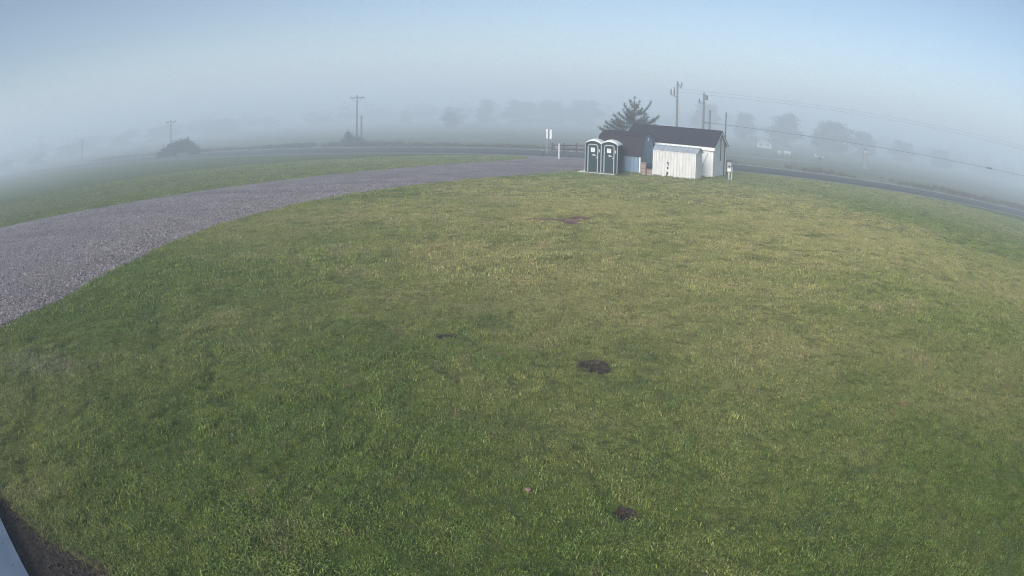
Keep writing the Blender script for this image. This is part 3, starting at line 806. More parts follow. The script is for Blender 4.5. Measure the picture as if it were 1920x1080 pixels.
# ---- portable toilets
AP = R(25.6); WD, DP = 1.086, 1.20
def toilet(label):
    t = thing('portable_toilet', label, 'portable toilet', (0, 0, 0), -AP, 'portable toilets beside the gravel drive')
    hw = WD / 2 - 0.01
    def vault(x, e=1.88, h=0.19): return e + h * max(0.0, 1 - (x / hw) ** 2) ** 0.8
    arch = [(hw * math.cos(PI * k / 14), 0) for k in range(15)]
    top = [(x, vault(x)) for x, _ in arch]
    # front wall with the door's opening left out: two jamb panels and an arched head
    DL, DR, DT = -0.335, 0.315, 1.82
    for (x0, x1) in ((-hw, DL), (DR, hw)):
        n_ = 3; pts = []
        m = MB(); m.prism([(x0, 0.10), (x1, 0.10), (x1, vault(x1)), ((x0 + x1) / 2, vault((x0 + x1) / 2)), (x0, vault(x0))], 'y', 0.0, 0.03); fp_ = m.build('front_panel', M['teal'], t)
        for k in range(2):
            xa = x0 + (x1 - x0) * (k + 0.5) / 2.2 - 0.02
            q = MB(); q.box(xa, -0.014, 0.2, xa + 0.03, -0.001, 1.75); q.build('rib', M['teal'], fp_)
    hd = [(DL, DT), (DR, DT)] + [(x, vault(x)) for x in np.linspace(DR, DL, 7)]
    m = MB(); m.prism(hd, 'y', 0.0, 0.03); m.build('head_panel', M['teal'], t)
    for s in (-1, 1):
        m = MB(); x0 = hw * s; m.box(min(x0, x0 - 0.03 * s), 0.031, 0.10, max(x0, x0 - 0.03 * s), DP - 0.03, 1.88); sp = m.build('side_panel', M['teal'], t)
        for k in range(5):
            q = MB(); y_ = 0.14 + k * 0.21; q.box(min(x0, x0 + 0.016 * s), y_, 0.2, max(x0, x0 + 0.016 * s) + (0 if s > 0 else -0.0005), y_ + 0.08, 1.74); q.build('rib', M['teal'], sp)
    m = MB(); m.prism([(x, z) for x, z in [(-hw, 0.10), (hw, 0.10)] + top], 'y', DP - 0.03, DP); m.build('back_panel', M['teal'], t)
    # door
    m = MB(); m.box(DL + 0.012, 0.004, 0.12, DR - 0.012, 0.028, DT - 0.012); d = m.build('door', M['teal_door'], t)
    q = MB(); q.box(DL + 0.06, -0.008, 0.20, DR - 0.06, 0.003, 0.98); q.build('lower_panel', M['teal_door'], d)
    q = MB(); q.box(DL + 0.06, -0.008, 1.06, DR - 0.06, 0.003, 1.24); q.build('middle_panel', M['teal_door'], d)
    q = MB(); q.box(DL + 0.06, -0.004, 1.30, DR - 0.06, 0.003, 1.74); q.build('upper_panel', M['teal_door'], d)
    q = MB(); q.box(-0.155, -0.012, 1.36, 0.105, -0.0045, 1.63); nt = q.build('notice', M['notice'], d)
    q = MB()
    for k in range(3): q.box(-0.05, -0.016, 1.13 + k * 0.03, 0.20 - 0.05 * k, -0.0085, 1.148 + k * 0.03)
    q.build('lettering', M['notice'], d)
    q = MB(); q.box(DR - 0.10, -0.05, 1.0, DR - 0.03, -0.009, 1.05); q.build('handle', M['grey_trim'], d)
    # pale rounded frame round the door
    r_ = 0.15; path = [(DL, 0.06), (DL, DT - r_)] + [(DL + r_ - r_ * math.cos(a), DT - r_ + r_ * math.sin(a)) for a in np.linspace(0.2, PI / 2, 5)] + \
        [(DR - r_ + r_ * math.sin(a), DT - r_ + r_ * math.cos(a)) for a in np.linspace(0, PI / 2 - 0.2, 5)] + [(DR, DT - r_), (DR, 0.06)]
    q = MB(); q.tube([(x, -0.016, z + 0.02) for x, z in path], 0.034, 6); q.build('door_frame', M['grey_trim'], t)
    for s in (-1, 1):
        q = MB(); q.tube([(hw * s, -0.006, 0.06), (hw * s, -0.006, 1.86)], 0.022, 6); q.build('corner_strip', M['grey_trim'], t)
        q = MB(); q.tube([(hw * s, DP, 0.06), (hw * s, DP, 1.86)], 0.018, 6); q.build('corner_strip', M['teal'], t)
    q = MB(); q.box(0.375, -0.03, 1.36, 0.455, -0.015, 1.55); q.build('small_sign', M['pinkish'], t)
    # vaulted white roof with a rolled front lip
    ro = WD / 2 + 0.01; th = 0.055
    xs = np.linspace(-ro, ro, 17)
    lo_ = [1.855 + 0.205 * max(0, 1 - (x / ro) ** 2) ** 0.75 for x in xs]
    V, F = [], []
    ys = [(-0.07, 0.00), (-0.085, 0.03), (-0.06, 0.075), (0.12, 0.105), (0.45, 0.135), (0.85, 0.12), (1.15, 0.085), (DP + 0.05, 0.02), (DP + 0.05, 0.0)]
    for y_, t_ in ys:
        for x, z in zip(xs, lo_): V.append((x, y_, z + t_ * (0.45 + 0.75 * max(0, 1 - (x / ro) ** 2))))
    nx = len(xs)
    for i in range(len(ys)):
        i2 = (i + 1) % len(ys)
        for k in range(nx - 1): F.append((i * nx + k, i * nx + k + 1, i2 * nx + k + 1, i2 * nx + k))
    F.append(tuple(i * nx for i in range(len(ys)))); F.append(tuple(i * nx + nx - 1 for i in range(len(ys) - 1, -1, -1)))
    q = MB(); q.add(V, F); q.build('roof', M['cap'], t, True)
    m = MB(); m.box(-hw, 0.0, 0.05, hw, DP, 0.098); m.build('floor_pan', M['dark_metal'], t)
    return t
t1 = toilet('dark green portable toilet with white roof, the one next to the blue shed')
u = Vector((-math.cos(AP), math.sin(AP), 0))
t1.location = Vector((6.466, 41.152, 0)) + u * WD / 2
t2 = copy_tree(t1)
t2['label'] = 'dark green portable toilet with white roof, the one nearer the rail fence and road'
t2.location = Vector((6.466, 41.152, 0)) + u * WD * 1.5
# the printed notices differ
def notice_lines(t, rows):
    d = [c for c in kids(t) if c.name.startswith('door') and not c.name.startswith('door_frame')][0]
    q = MB()
    for z, x0, x1 in rows: q.box(x0, -0.0145, z, x1, -0.0125, z + 0.014)
    q.build('print', M['print'], d)
notice_lines(t1, ((1.585, -0.13, 0.08), (1.55, -0.13, 0.08), (1.50, -0.10, 0.03)))
notice_lines(t2, ((1.585, -0.11, 0.06), (1.55, -0.12, 0.05), (1.50, -0.11, 0.04), (1.45, -0.10, 0.06), (1.41, -0.11, 0.03)))
pb = MB(); v = Vector((math.sin(AP), math.cos(AP), 0)); c0 = Vector((6.466, 41.152, 0)) + u * (WD + 0.20)
pad = thing('timber_skid', 'long pale timber skid lying under the two portable toilets', 'skid', c0, -AP)
for y0 in (-0.24, 0.35, 0.95):
    q = MB(); q.box(-1.32, y0, 0.0, 1.20, y0 + 0.13, 0.048); q.build('plank', M['grey_trim'], pad)

# ---- odds and ends stacked between the two sheds
def crate(label, loc, rz, sx, sy, sz):
    c = thing('crate', label, 'crate', loc, rz, 'crates between the sheds')
    nsl = max(3, int(sz / 0.11))
    for k in range(nsl):
        z0 = 0.02 + k * (sz - 0.04) / nsl; z1 = z0 + (sz - 0.04) / nsl - 0.02
        q = MB(); q.box(-sx / 2, -sy / 2, z0, sx / 2, -sy / 2 + 0.02, z1); q.build('slat', M['pallet'], c)
        q = MB(); q.box(sx / 2 - 0.02, -sy / 2 + 0.021, z0, sx / 2, sy / 2 - 0.021, z1); q.build('slat', M['pallet'], c)
        q = MB(); q.box(-sx / 2, sy / 2 - 0.02, z0, sx / 2, sy / 2, z1); q.build('slat', M['pallet'], c)
        q = MB(); q.box(-sx / 2, -sy / 2 + 0.021, z0, -sx / 2 + 0.02, sy / 2 - 0.021, z1); q.build('slat', M['pallet'], c)
    for x_ in (-1, 1):
        for y_ in (-1, 1):
            q = MB(); q.box(x_ * (sx / 2 - 0.045) - 0.02, y_ * (sy / 2 - 0.045) - 0.02, 0, x_ * (sx / 2 - 0.045) + 0.02, y_ * (sy / 2 - 0.045) + 0.02, sz); q.build('corner_post', M['pallet'], c)
    q = MB(); q.box(-sx / 2 + 0.025, -sy / 2 + 0.025, 0.0, sx / 2 - 0.025, sy / 2 - 0.025, 0.018); q.build('bottom_board', M['pallet'], c)
    q = MB(); q.box(-sx / 2 + 0.002, -sy / 2 + 0.002, sz + 0.001, sx / 2 - 0.002, sy / 2 - 0.002, sz + 0.02); q.build('lid', M['pallet'], c)
    return c
crate('pale wooden crate on the ground against the corner of the blue shed', (8.42, 42.25, 0), -AB, 0.38, 0.36, 0.44)
crate('pale wooden crate on the ground touching the white metal shed', (8.82, 42.02, 0), -AS, 0.40, 0.36, 0.40)
crate('pinkish wooden crate stacked on top of another against the blue gable', (8.43, 42.26, 0.462), -AB + 0.08, 0.34, 0.32, 0.32)
dm = thing('barrel', 'dark blue barrel lying on the crates between the sheds', 'barrel', (8.79, 42.05, 0.421), 0.35)
q = MB(); q.tube([(0, -0.28, 0.17), (0, -0.2, 0.17), (0, 0.2, 0.17), (0, 0.28, 0.17)], [0.155, 0.17, 0.17, 0.155], 14); q.build('body', M['tarp'], dm)
for y_ in (-0.1, 0.1):
    q = MB(); q.tube([(0, y_ - 0.012, 0.17), (0, y_ + 0.012, 0.17)], 0.18, 14); q.build('hoop', M['tarp'], dm)
q = MB(); q.tube([(0.06, -0.30, 0.2), (0.06, -0.281, 0.2)], 0.03, 8); q.build('bung', M['notice'], dm)
mw = thing('covered_mower', 'dark maroon mower standing upright against the white metal shed', 'mower', (8.98, 42.42, 0), -0.5)
q = MB(); q.prism([(-0.22, 0.12), (0.22, 0.12), (0.26, 0.30), (0.20, 0.62), (0.02, 0.74), (-0.18, 0.66), (-0.26, 0.34)], 'y', -0.25, 0.25); q.build('body', M['maroon'], mw)
for x_ in (-0.2, 0.2):
    for y_ in (-0.3, 0.27):
        q = MB(); q.tube([(x_, y_, 0.12), (x_, y_ + 0.04, 0.12)], 0.12, 12); q.build('wheel', M['rust'], mw)
for x_ in (-0.17, 0.17):
    q = MB(); q.tube([(x_, 0.1, 0.62), (x_, 0.2, 1.0), (x_ * 0.9, 0.24, 1.22)], 0.02, 6); q.build('handle_bar', M['dark_metal'], mw)
q = MB(); q.tube([(-0.153, 0.24, 1.22), (0.153, 0.24, 1.22)], 0.024, 6); q.build('grip', M['rust'], mw)

pts = []
def fringe(ox, oy, al, L_, W_, sides, n_):
    ux, uy, vx, vy = -math.cos(al), math.sin(al), math.sin(al), math.cos(al)
    for _ in range(n_):
        sd = random.choice(sides)
        if sd == 'f': a_, b_ = random.uniform(-0.05, L_), -abs(random.gauss(0.02, 0.05)) - 0.03
        else: a_, b_ = -abs(random.gauss(0.02, 0.05)) - 0.03, random.uniform(-0.05, W_)
        pts.append((ox + ux * a_ + vx * b_, oy + uy * a_ + vy * b_))
fringe(11.349, 40.02, AS, 2.9, 1.64, 'ffg', 150); fringe(13.225, 42.35, R(33.5), 1.4, 3.36, 'fgg', 110); fringe(8.169, 42.29, AB, 1.3, 2.5, 'f', 50); fringe(14.1, 41.2, 0, 0.25, 0.2, 'fg', 24)
pts = np.array(pts); n = len(pts)
scatter('rough_grass', np.column_stack([pts, ground_z(pts[:, 0], pts[:, 1])]), np.stack([rng.normal(0, .2, n), rng.normal(0, .2, n), rng.uniform(0, 6.28, n)], 1),
        rng.uniform(0.5, 1.3, n), proto_coll('rough_grass_kinds', [tuft('tuft', 26, 0.12, 0.15, 0.014, M['blade'], 0.5, 90 + q_) for q_ in range(3)]))

# ------------------------------------------------------------------ fence, sign, markers by the gate
fe = thing('rail_fence', 'brown two-rail wooden fence between gravel drive and road', 'fence', (3.46, 60.8, 0))
posts = [(0, 0, 1.0), (1.10, 0.35, 0.95), (2.35, 1.1, 0.95), (4.2, 0.9, 0.95), (6.4, 0.5, 0.95), (8.4, 0.0, 0.95)]
for x_, y_, h_ in posts:
    q = MB(); q.box(x_ - 0.075, y_ - 0.075, 0, x_ + 0.075, y_ + 0.075, h_); q.build('post', M['rail'], fe)
for (a_, b_) in zip(posts, posts[1:]):
    for z_ in (0.74, 0.36):
        q = MB(); q.beam((a_[0] + 0.05, a_[1] - 0.10, z_ + random.uniform(-.015, .015)), (b_[0] - 0.05, b_[1] - 0.10, z_ - 0.01), 0.05, 0.13); q.build('rail', M['rail'], fe)
sg = thing('gate_sign', 'pair of tall narrow white sign panels on a dark post by the gate', 'sign', (3.10, 60.5, 0), -0.05)
q = MB(); q.box(-0.045, -0.04, 0, 0.045, 0.05, 2.22); q.build('post', M['pole'], sg)
q = MB(); q.box(-0.235, -0.065, 1.38, -0.055, -0.042, 2.26); q.build('panel', M['notice'], sg)
q = MB(); q.box(0.075, -0.065, 1.34, 0.285, -0.042, 2.22); q.build('panel', M['notice'], sg)
for z_ in (1.5, 2.05):
    q = MB(); q.box(-0.22, -0.0415, z_, 0.27, -0.0405 + 0.0, z_ + 0.05); q.build('batten', M['pole'], sg)
q = MB(); q.tube([(-0.13, -0.02, 0), (-0.13, -0.02, 1.40)], 0.03, 6); q.build('prop', M['grey_trim'], sg)
wp = thing('marker_post', 'thin white marker post in front of the rail fence', 'post', (3.60, 53.6, 0))
q = MB(); q.box(-0.045, -0.04, 0, 0.045, 0.04, 1.22); q.build('shaft', M['white_trim'], wp)
q = MB(); q.prism([(-0.045, 1.2205), (0.045, 1.2205), (0, 1.27)], 'y', -0.04, 0.04); q.build('cap', M['white_trim'], wp)
nb_ = thing('notice_board', 'small pale square notice fixed to the rail fence', 'notice', (3.86, 60.64, 0.40))
q = MB(); q.box(-0.12, -0.02, 0, 0.12, 0.0, 0.34); q.build('board', M['silo'], nb_)
q = MB(); q.box(-0.10, 0.001, 0.04, 0.10, 0.02, 0.30); q.build('backing', M['rail'], nb_)
for i, (x_, y_) in enumerate(((2.35, 55.0), (4.75, 55.6))):
    b_ = thing('reflector_stake', ('short grey stake on the left of the white marker post', 'short grey stake on the right of the white marker post')[i], 'stake', (x_, y_, 0), 0, 'stakes at the drive mouth')
    q = MB(); q.box(-0.03, -0.02, 0, 0.03, 0.02, 0.62); q.build('shaft', M['rail'], b_)
    q = MB(); q.box(-0.04, -0.03, 0.50, 0.04, -0.021, 0.60); q.build('reflector', M['grey_trim'], b_)

# ------------------------------------------------------------------ power line along the road
LINE_DIR = Vector((1, -0.34, 0)).normalized()
def insulator(parent, x, y, z):
    q = MB(); q.tube([(x, y, z), (x, y, z + 0.10), (x, y, z + 0.22)], [0.05, 0.07, 0.035], 8); q.build('insulator', M['grey_trim'], parent)
def cross_pole(label, x, y, h, arm=1.9, rz=0.0):
    p_ = thing('utility_pole', label, 'utility pole', (x, y, 0), rz, 'poles of the power line along the road')
    q = MB(); q.tube([(0, 0, 0), (0, 0, h * 0.5), (0, 0, h)], [0.13, 0.11, 0.085], 10); q.build('pole_shaft', M['pole'], p_)
    q = MB(); q.box(-arm / 2, -0.17, h - 0.40, arm / 2, -0.06, h - 0.26); q.build('crossarm', M['pole'], p_)
    for s in (-1, 1):
        q = MB(); q.beam((0.02 * s, -0.13, h - 1.0), (arm * 0.32 * s, -0.13, h - 0.41), 0.03, 0.04); q.build('brace', M['dark_metal'], p_)
        insulator(p_, s * (arm / 2 - 0.12), -0.115, h - 0.259)
    insulator(p_, 0, 0, h)
    return p_
cross_pole('tall utility pole with crossarm rising from a bare shrub', -19.97, 82.09, 6.25, 1.9, 0.24)
cross_pole('utility pole with crossarm standing behind the big round bush', -55.7, 94.24, 5.25, 2.0, 0.3)
cross_pole('faint distant utility pole nearly lost in fog above pale bushes', -86.11, 104.58, 4.4, 1.6, 0.3)
def gear_pole(label, x, y, h, side):
    p_ = thing('utility_pole', label, 'utility pole', (x, y, 0), -0.25, 'poles of the power line along the road')
    q = MB(); q.tube([(0, 0, 0), (0, 0, h * 0.5), (0, 0, h)], [0.145, 0.125, 0.10], 10); q.build('pole_shaft', M['pole'], p_)
    return p_
g1 = gear_pole('utility pole with switch gear, taller of the two above the white barn roof', 17.36, 69.4, 8.05, 1)
q = MB(); q.beam((0.05, -0.05, 7.85), (0.34, -0.05, 7.35), 0.09, 0.09); q.build('bracket', M['dark_metal'], g1)
q = MB(); q.tube([(0.34, -0.05, 7.32), (0.42, -0.05, 7.55), (0.50, -0.05, 7.95)], [0.10, 0.085, 0.06], 8); q.build('cutout', M['dark_metal'], g1)
q = MB(); q.beam((-0.05, -0.05, 6.32), (-0.60, -0.05, 6.40), 0.07, 0.07); q.build('arm', M['dark_metal'], g1)
q = MB(); q.tube([(-0.34, -0.05, 6.45), (-0.34, -0.05, 6.85), (-0.34, -0.05, 7.35)], [0.09, 0.08, 0.05], 8); q.build('cutout', M['dark_metal'], g1)
q = MB(); q.tube([(-0.66, -0.05, 6.46), (-0.70, -0.05, 6.80), (-0.70, -0.05, 7.15)], [0.085, 0.075, 0.05], 8); q.build('cutout', M['dark_metal'], g1)
q = MB(); q.tube([(0.16, -0.1, 0.0), (0.15, -0.1, 6.0)], 0.04, 6); q.build('riser_pipe', M['grey_metal'], g1)
g2 = gear_pole('utility pole with a small transformer, shorter of the two above the barn roof', 20.13, 68.46, 6.95, 1)
q = MB(); q.tube([(0.30, -0.05, 6.20), (0.30, -0.05, 6.26), (0.30, -0.05, 6.66), (0.30, -0.05, 6.72)], [0.13, 0.16, 0.16, 0.10], 12); q.build('transformer', M['dark_metal'], g2)
q = MB(); q.beam((0.05, -0.05, 6.78), (0.28, -0.05, 6.60), 0.07, 0.07); q.build('bracket', M['dark_metal'], g2)
q = MB(); q.beam((-0.05, -0.05, 5.78), (-0.58, -0.05, 5.86), 0.06, 0.06); q.build('arm', M['dark_metal'], g2)
q = MB(); q.tube([(-0.50, -0.05, 5.90), (-0.50, -0.05, 6.10), (-0.50, -0.05, 6.35)], [0.09, 0.07, 0.04], 8); q.build('cutout', M['dark_metal'], g2)
insulator(g2, 0, 0, 6.95)
g3 = thing('lamp_post', 'short wooden post with a dark lamp arm just right of the pole pair', 'lamp post', (20.79, 68.23, 0), -0.25)
q = MB(); q.tube([(0, 0, 0), (0, 0, 5.0)], [0.13, 0.10], 8); q.build('pole_shaft', M['pole'], g3)
q = MB(); q.tube([(0, 0, 4.92), (0, 0, 5.10)], [0.14, 0.12], 8); q.build('cap', M['dark_metal'], g3)
q = MB(); q.beam((-0.02, -0.1, 3.68), (-0.55, -0.1, 3.72), 0.12, 0.13); q.build('lamp_arm', M['dark_metal'], g3)
q = MB(); q.tube([(-0.52, -0.1, 3.74), (-0.62, -0.1, 3.74)], [0.10, 0.05], 8); q.build('lamp_head', M['dark_metal'], g3)
pp = thing('stub_pole', 'short bare wooden pole beside the tall crossarm pole and its shrub', 'pole', (-19.3, 81.85, 0))
q = MB(); q.tube([(0, 0, 0), (0, 0, 3.55)], [0.13, 0.11], 8); q.build('pole_shaft', M['pole'], pp)
q = MB(); q.tube([(0, 0, 3.551), (0, 0, 3.60)], [0.12, 0.06], 8); q.build('cap', M['dark_metal'], pp)
far_pole = cross_pole('utility pole with crossarm just outside the right edge of the view', 64.6, 53.3, 7.4, 1.9, 0.24)
def wire(label, pts, sag, r_, group, n=14):
    q = MB(); P_ = []
    for (a_, b_), s_ in zip(zip(pts, pts[1:]), sag):
        a_, b_ = Vector(a_), Vector(b_)
        for k in range(n):
            t = k / n; p_ = a_.lerp(b_, t); p_.z -= 4 * s_ * t * (1 - t); P_.append(p_)
    P_.append(Vector(pts[-1]))
    q.tube(P_, r_, 5)
    return tag(q.build('wire', M['wire'], None), label, 'wire', group)
wire('upper of the two thin power wires running from the pole pair across the sky', [(17.36, 69.35, 7.3), (20.13, 68.40, 7.12), (64.6, 53.25, 7.62)], (0.03, 0.36), 0.008, 'wires of the power line')
wire('lower of the two thin power wires running from the pole pair across the sky', [(17.36, 69.35, 6.9), (19.62, 68.45, 6.78), (65.3, 53.1, 7.22)], (0.03, 0.30), 0.008, 'wires of the power line')
cb = wire('low thick telephone cable sagging from the lamp post to the right edge', [(20.3, 68.3, 3.74), (66, 52.9, 4.05)], (0.52,), 0.021, 'wires of the power line')
spl = thing('cable_splice', 'dark splice case hanging on the low telephone cable at the far right', 'splice case', (54.85, 56.45, 3.62), math.atan2(-0.34, 1))
q = MB(); q.tube([(-0.48, 0, 0), (-0.38, 0, 0), (0.38, 0, 0), (0.48, 0, 0)], [0.04, 0.10, 0.10, 0.04], 8); q.build('case', M['dark_metal'], spl)
for x_ in (-0.3, 0.3):
    q = MB(); q.box(x_ - 0.02, -0.02, 0.10, x_ + 0.02, 0.02, 0.17); q.build('hanger', M['dark_metal'], spl)

# ------------------------------------------------------------------ trees and shrubs
def leaf_cloud(name, blobs, n, size, m, seed, shell=0.55):
    g = np.random.default_rng(seed)
    B = np.array(blobs, float); wgt = (B[:, 3] * B[:, 4]) ** 1.0; idx = g.choice(len(B), n, p=wgt / wgt.sum())
    d = g.normal(size=(n, 3)); d /= np.linalg.norm(d, axis=1)[:, None]
    rr = shell + (1 - shell) * g.random(n); rr *= 1 + 0.26 * g.normal(size=n)
    c = B[idx, :3] + d * rr[:, None] * np.stack([B[idx, 3], B[idx, 3], B[idx, 4]], 1)
    c[:, 2] = np.maximum(c[:, 2], 0.05)
    a = g.normal(size=(n, 3)); a /= np.linalg.norm(a, axis=1)[:, None]
    b = np.cross(a, g.normal(size=(n, 3))); b /= np.linalg.norm(b, axis=1)[:, None]
    s = size * (0.5 + g.random(n))[:, None]
    V = np.stack([c - a * s, c + b * s * .55, c + a * s, c - b * s * .55], 1).reshape(-1, 3)
    F = np.arange(4 * n).reshape(-1, 4)
    return arrays_mesh(name, V, F, m)
def round_tree_meshes(seed, m, h=6.0, r=2.6, n=6500, size=0.16):
    g = np.random.default_rng(seed); blobs = []
    for _ in range(30):
        a, q, zz = g.random() * 6.28, g.random() ** .5, g.random()
        k = math.sin(PI * (0.30 + 0.62 * zz)) ** 0.6
        blobs.append((q * r * k * .8 * math.cos(a), q * r * k * .8 * math.sin(a), h * (0.05 + 0.85 * zz), r * (0.28 + 0.30 * g.random()), h * (0.09 + 0.06 * g.random())))
    cr = leaf_cloud('crown', blobs, n, size, m, seed)
    t = MB(); t.tube([(0, 0, 0), (0.03, 0.02, h * .3), (0.0, 0.05, h * .62), (0.05, 0.05, h * .85)], [h * .035, h * .026, h * .014, h * .005], 8)
    tr = t.mesh('trunk', M['bark'])
    lm = []
    for k in range(5):
        a = 1.25 * k + g.random(); z0 = h * (0.24 + 0.09 * k); l = r * (0.55 + 0.3 * g.random())
        q = MB(); q.tube([(0, 0, z0), (l * .5 * math.cos(a), l * .5 * math.sin(a), z0 + l * .35), (l * math.cos(a), l * math.sin(a), z0 + l * .8)], [h * .013, h * .009, h * .003], 6)
        lm.append(q.mesh('limb', M['bark']))
    return cr, tr, lm
KINDS = {'grey': [round_tree_meshes(100 + k, M['leaf_grey']) for k in range(3)], 'green': [round_tree_meshes(200 + k, M['leaf_green']) for k in range(2)]}
def tree(label, x, y, h, wd, kind, var, group, name='leafy_tree', far=1.0):
    if group != GR: far = 1.25 if group == GM else 1.75
    else: far = 1.42
    eye = CAM_H
    h = eye + (h - eye) * far; wd *= far; x *= far; y *= far
    t = thing(name, label, 'tree', (x, y, 0), random.uniform(0, 6.28), group)
    cr, tr, lm = KINDS[kind][var]
    sc = (wd / 5.6, wd / 5.6, h / 6.0)
    for nm, me in [('crown', cr), ('trunk', tr)] + [('limb', q) for q in lm]:
        o = link(nm, me, t); o.scale = sc
    return t
GR, GM, GL = 'trees across the road in fog', 'foggy trees behind the field', 'pale trees at the far left field edge'
tree('grey foggy tree directly right of the antenna mast across the road', 38.0, 103.5, 6.0, 4.6, 'grey', 0, GR)
tree('dark rounded foggy tree with white tanks below it, the tallest across the road', 43.2, 98.0, 6.4, 7.0, 'grey', 1, GR)
tree('broad low rounded foggy tree between the white tanks and the pale silo', 49.2, 91.5, 6.2, 8.6, 'grey', 2, GR)
tree('smaller foggy tree directly behind the pale narrow silo', 56.2, 93.5, 5.4, 5.0, 'grey', 0, GR)
tree('faint tree beyond the narrow silo, first right of it', 71, 101.5, 5.0, 6, 'grey', 1, GR)
tree('faintest tree at the far right, below the power wires', 84, 104, 5.0, 7, 'grey', 2, GR)
tree('thin faint tree behind the two poles over the barn roof', 33.5, 112, 7.4, 5.5, 'grey', 1, GR)
tree('faint thin tree right of the crossarm pole and its shrub', -28, 168, 4.4, 3.4, 'grey', 0, GM)
tree('low foggy bushy tree with a dark base in the middle of the horizon', -13.6, 145, 4.8, 6.0, 'grey', 1, GM)
tree('tallest foggy tree left of the gate sign', -6.4, 150, 6.8, 4.6, 'grey', 2, GM)
tree('broad foggy tree directly left of the gate sign', 1.5, 158, 6.6, 9.0, 'grey', 1, GM)
tree('broad foggy tree directly behind the gate sign', 8.5, 160, 7.0, 9.0, 'grey', 2, GM)
tree('broad foggy tree behind the fence, left of the pine', 17, 160, 7.4, 10, 'grey', 0, GM)
tree('small dark foggy tree before the taller trees of the middle horizon', -11.5, 118, 3.8, 3.2, 'grey', 2, GM)
tree('palest bush at the extreme left edge of the field', -86.5, 78, 3.5, 5.0, 'green', 0, GL)
tree('green round bush, second from the left edge of the field', -79.4, 80.5, 3.6, 5.2, 'green', 1, GL)
tree('pale green bush left of the faint distant pole', -80, 93, 4.0, 7.5, 'green', 0, GL)
tree('pale green tree right of the faint distant pole', -75, 106, 4.6, 7.0, 'green', 1, GL)
tree('pale green tree midway between the faint pole and the big dark bush', -66, 108, 4.6, 8.0, 'green', 0, GL)
tree('pale broad tree right behind the big dark bush', -57, 118, 4.8, 8.0, 'green', 1, GL)
# a far wood that reads as one grey mass
P_ = []
g = np.random.default_rng(5); bl = []
for k in range(150):
    a = R(g.uniform(-52, 52)); rr = g.uniform(230, 290); h = g.uniform(4, 8)
    bl.append((rr * math.sin(a), rr * math.cos(a), h * .5, g.uniform(4, 8), h * .55))
tag(link('far_woods', leaf_cloud('far_woods', bl, 30000, 0.6, M['leaf_grey'], 5, 0.2)), kind='stuff')
# the dark bush and the bare shrub by the poles
bs = thing('round_bush', 'big dark round bush in the field below a utility pole', 'bush', (-44.4, 77.3, 0))
bl = [(-2.4, 0, .6, 1.0, .7), (-1.3, .2, .95, 1.2, .85), (0, 0, 1.25, 1.2, .9), (1.2, 0.1, 1.15, 1.2, .95), (2.3, 0, .75, 1.1, .8), (0.6, .6, 1.45, .8, .65), (1.6, -.2, 1.55, .6, .6), (-0.7, -.4, .9, 1.2, .8), (3.0, 0, .4, .7, .5), (-3.1, 0, .35, .7, .45)]
link('crown', leaf_cloud('crown', bl, 6500, 0.13, M['leaf_dark'], 31, 0.35), bs)
for k in range(7):
    x_ = -2.4 + k * 0.8; q = MB(); q.tube([(x_, 0, 0), (x_ * 1.02, .05, .6), (x_ * 1.1, .1, 1.3)], [.07, .05, .02], 6); q.build('stem', M['bark'], bs)
sh = thing('bare_shrub', 'bare twiggy shrub at the foot of the tall crossarm pole', 'shrub', (-20.35, 80.6, 0))
link('crown', leaf_cloud('crown', [(-.1, 0, .55, 1.0, .55), (0.9, .1, .45, .7, .45), (-.4, 0, 1.1, .5, .5), (-1.0, 0, .3, .5, .35), (1.5, 0, .25, .5, .3)], 1700, 0.10, M['leaf_dark'], 33, 0.3), sh)
for k in range(22):
    a = random.uniform(0, 6.28); l = random.uniform(0.2, 0.75); h_ = random.uniform(1.0, 2.6) * (1 if math.cos(a) < 0.3 else 0.6)
    q = MB(); q.tube([(-.3, 0, 0), (-.3 + l * .5 * math.cos(a), l * .5 * math.sin(a), h_ * .55), (-.4 + l * math.cos(a), l * math.sin(a), h_)], [.035, .024, .008], 5); q.build('twig', M['bark'], sh)

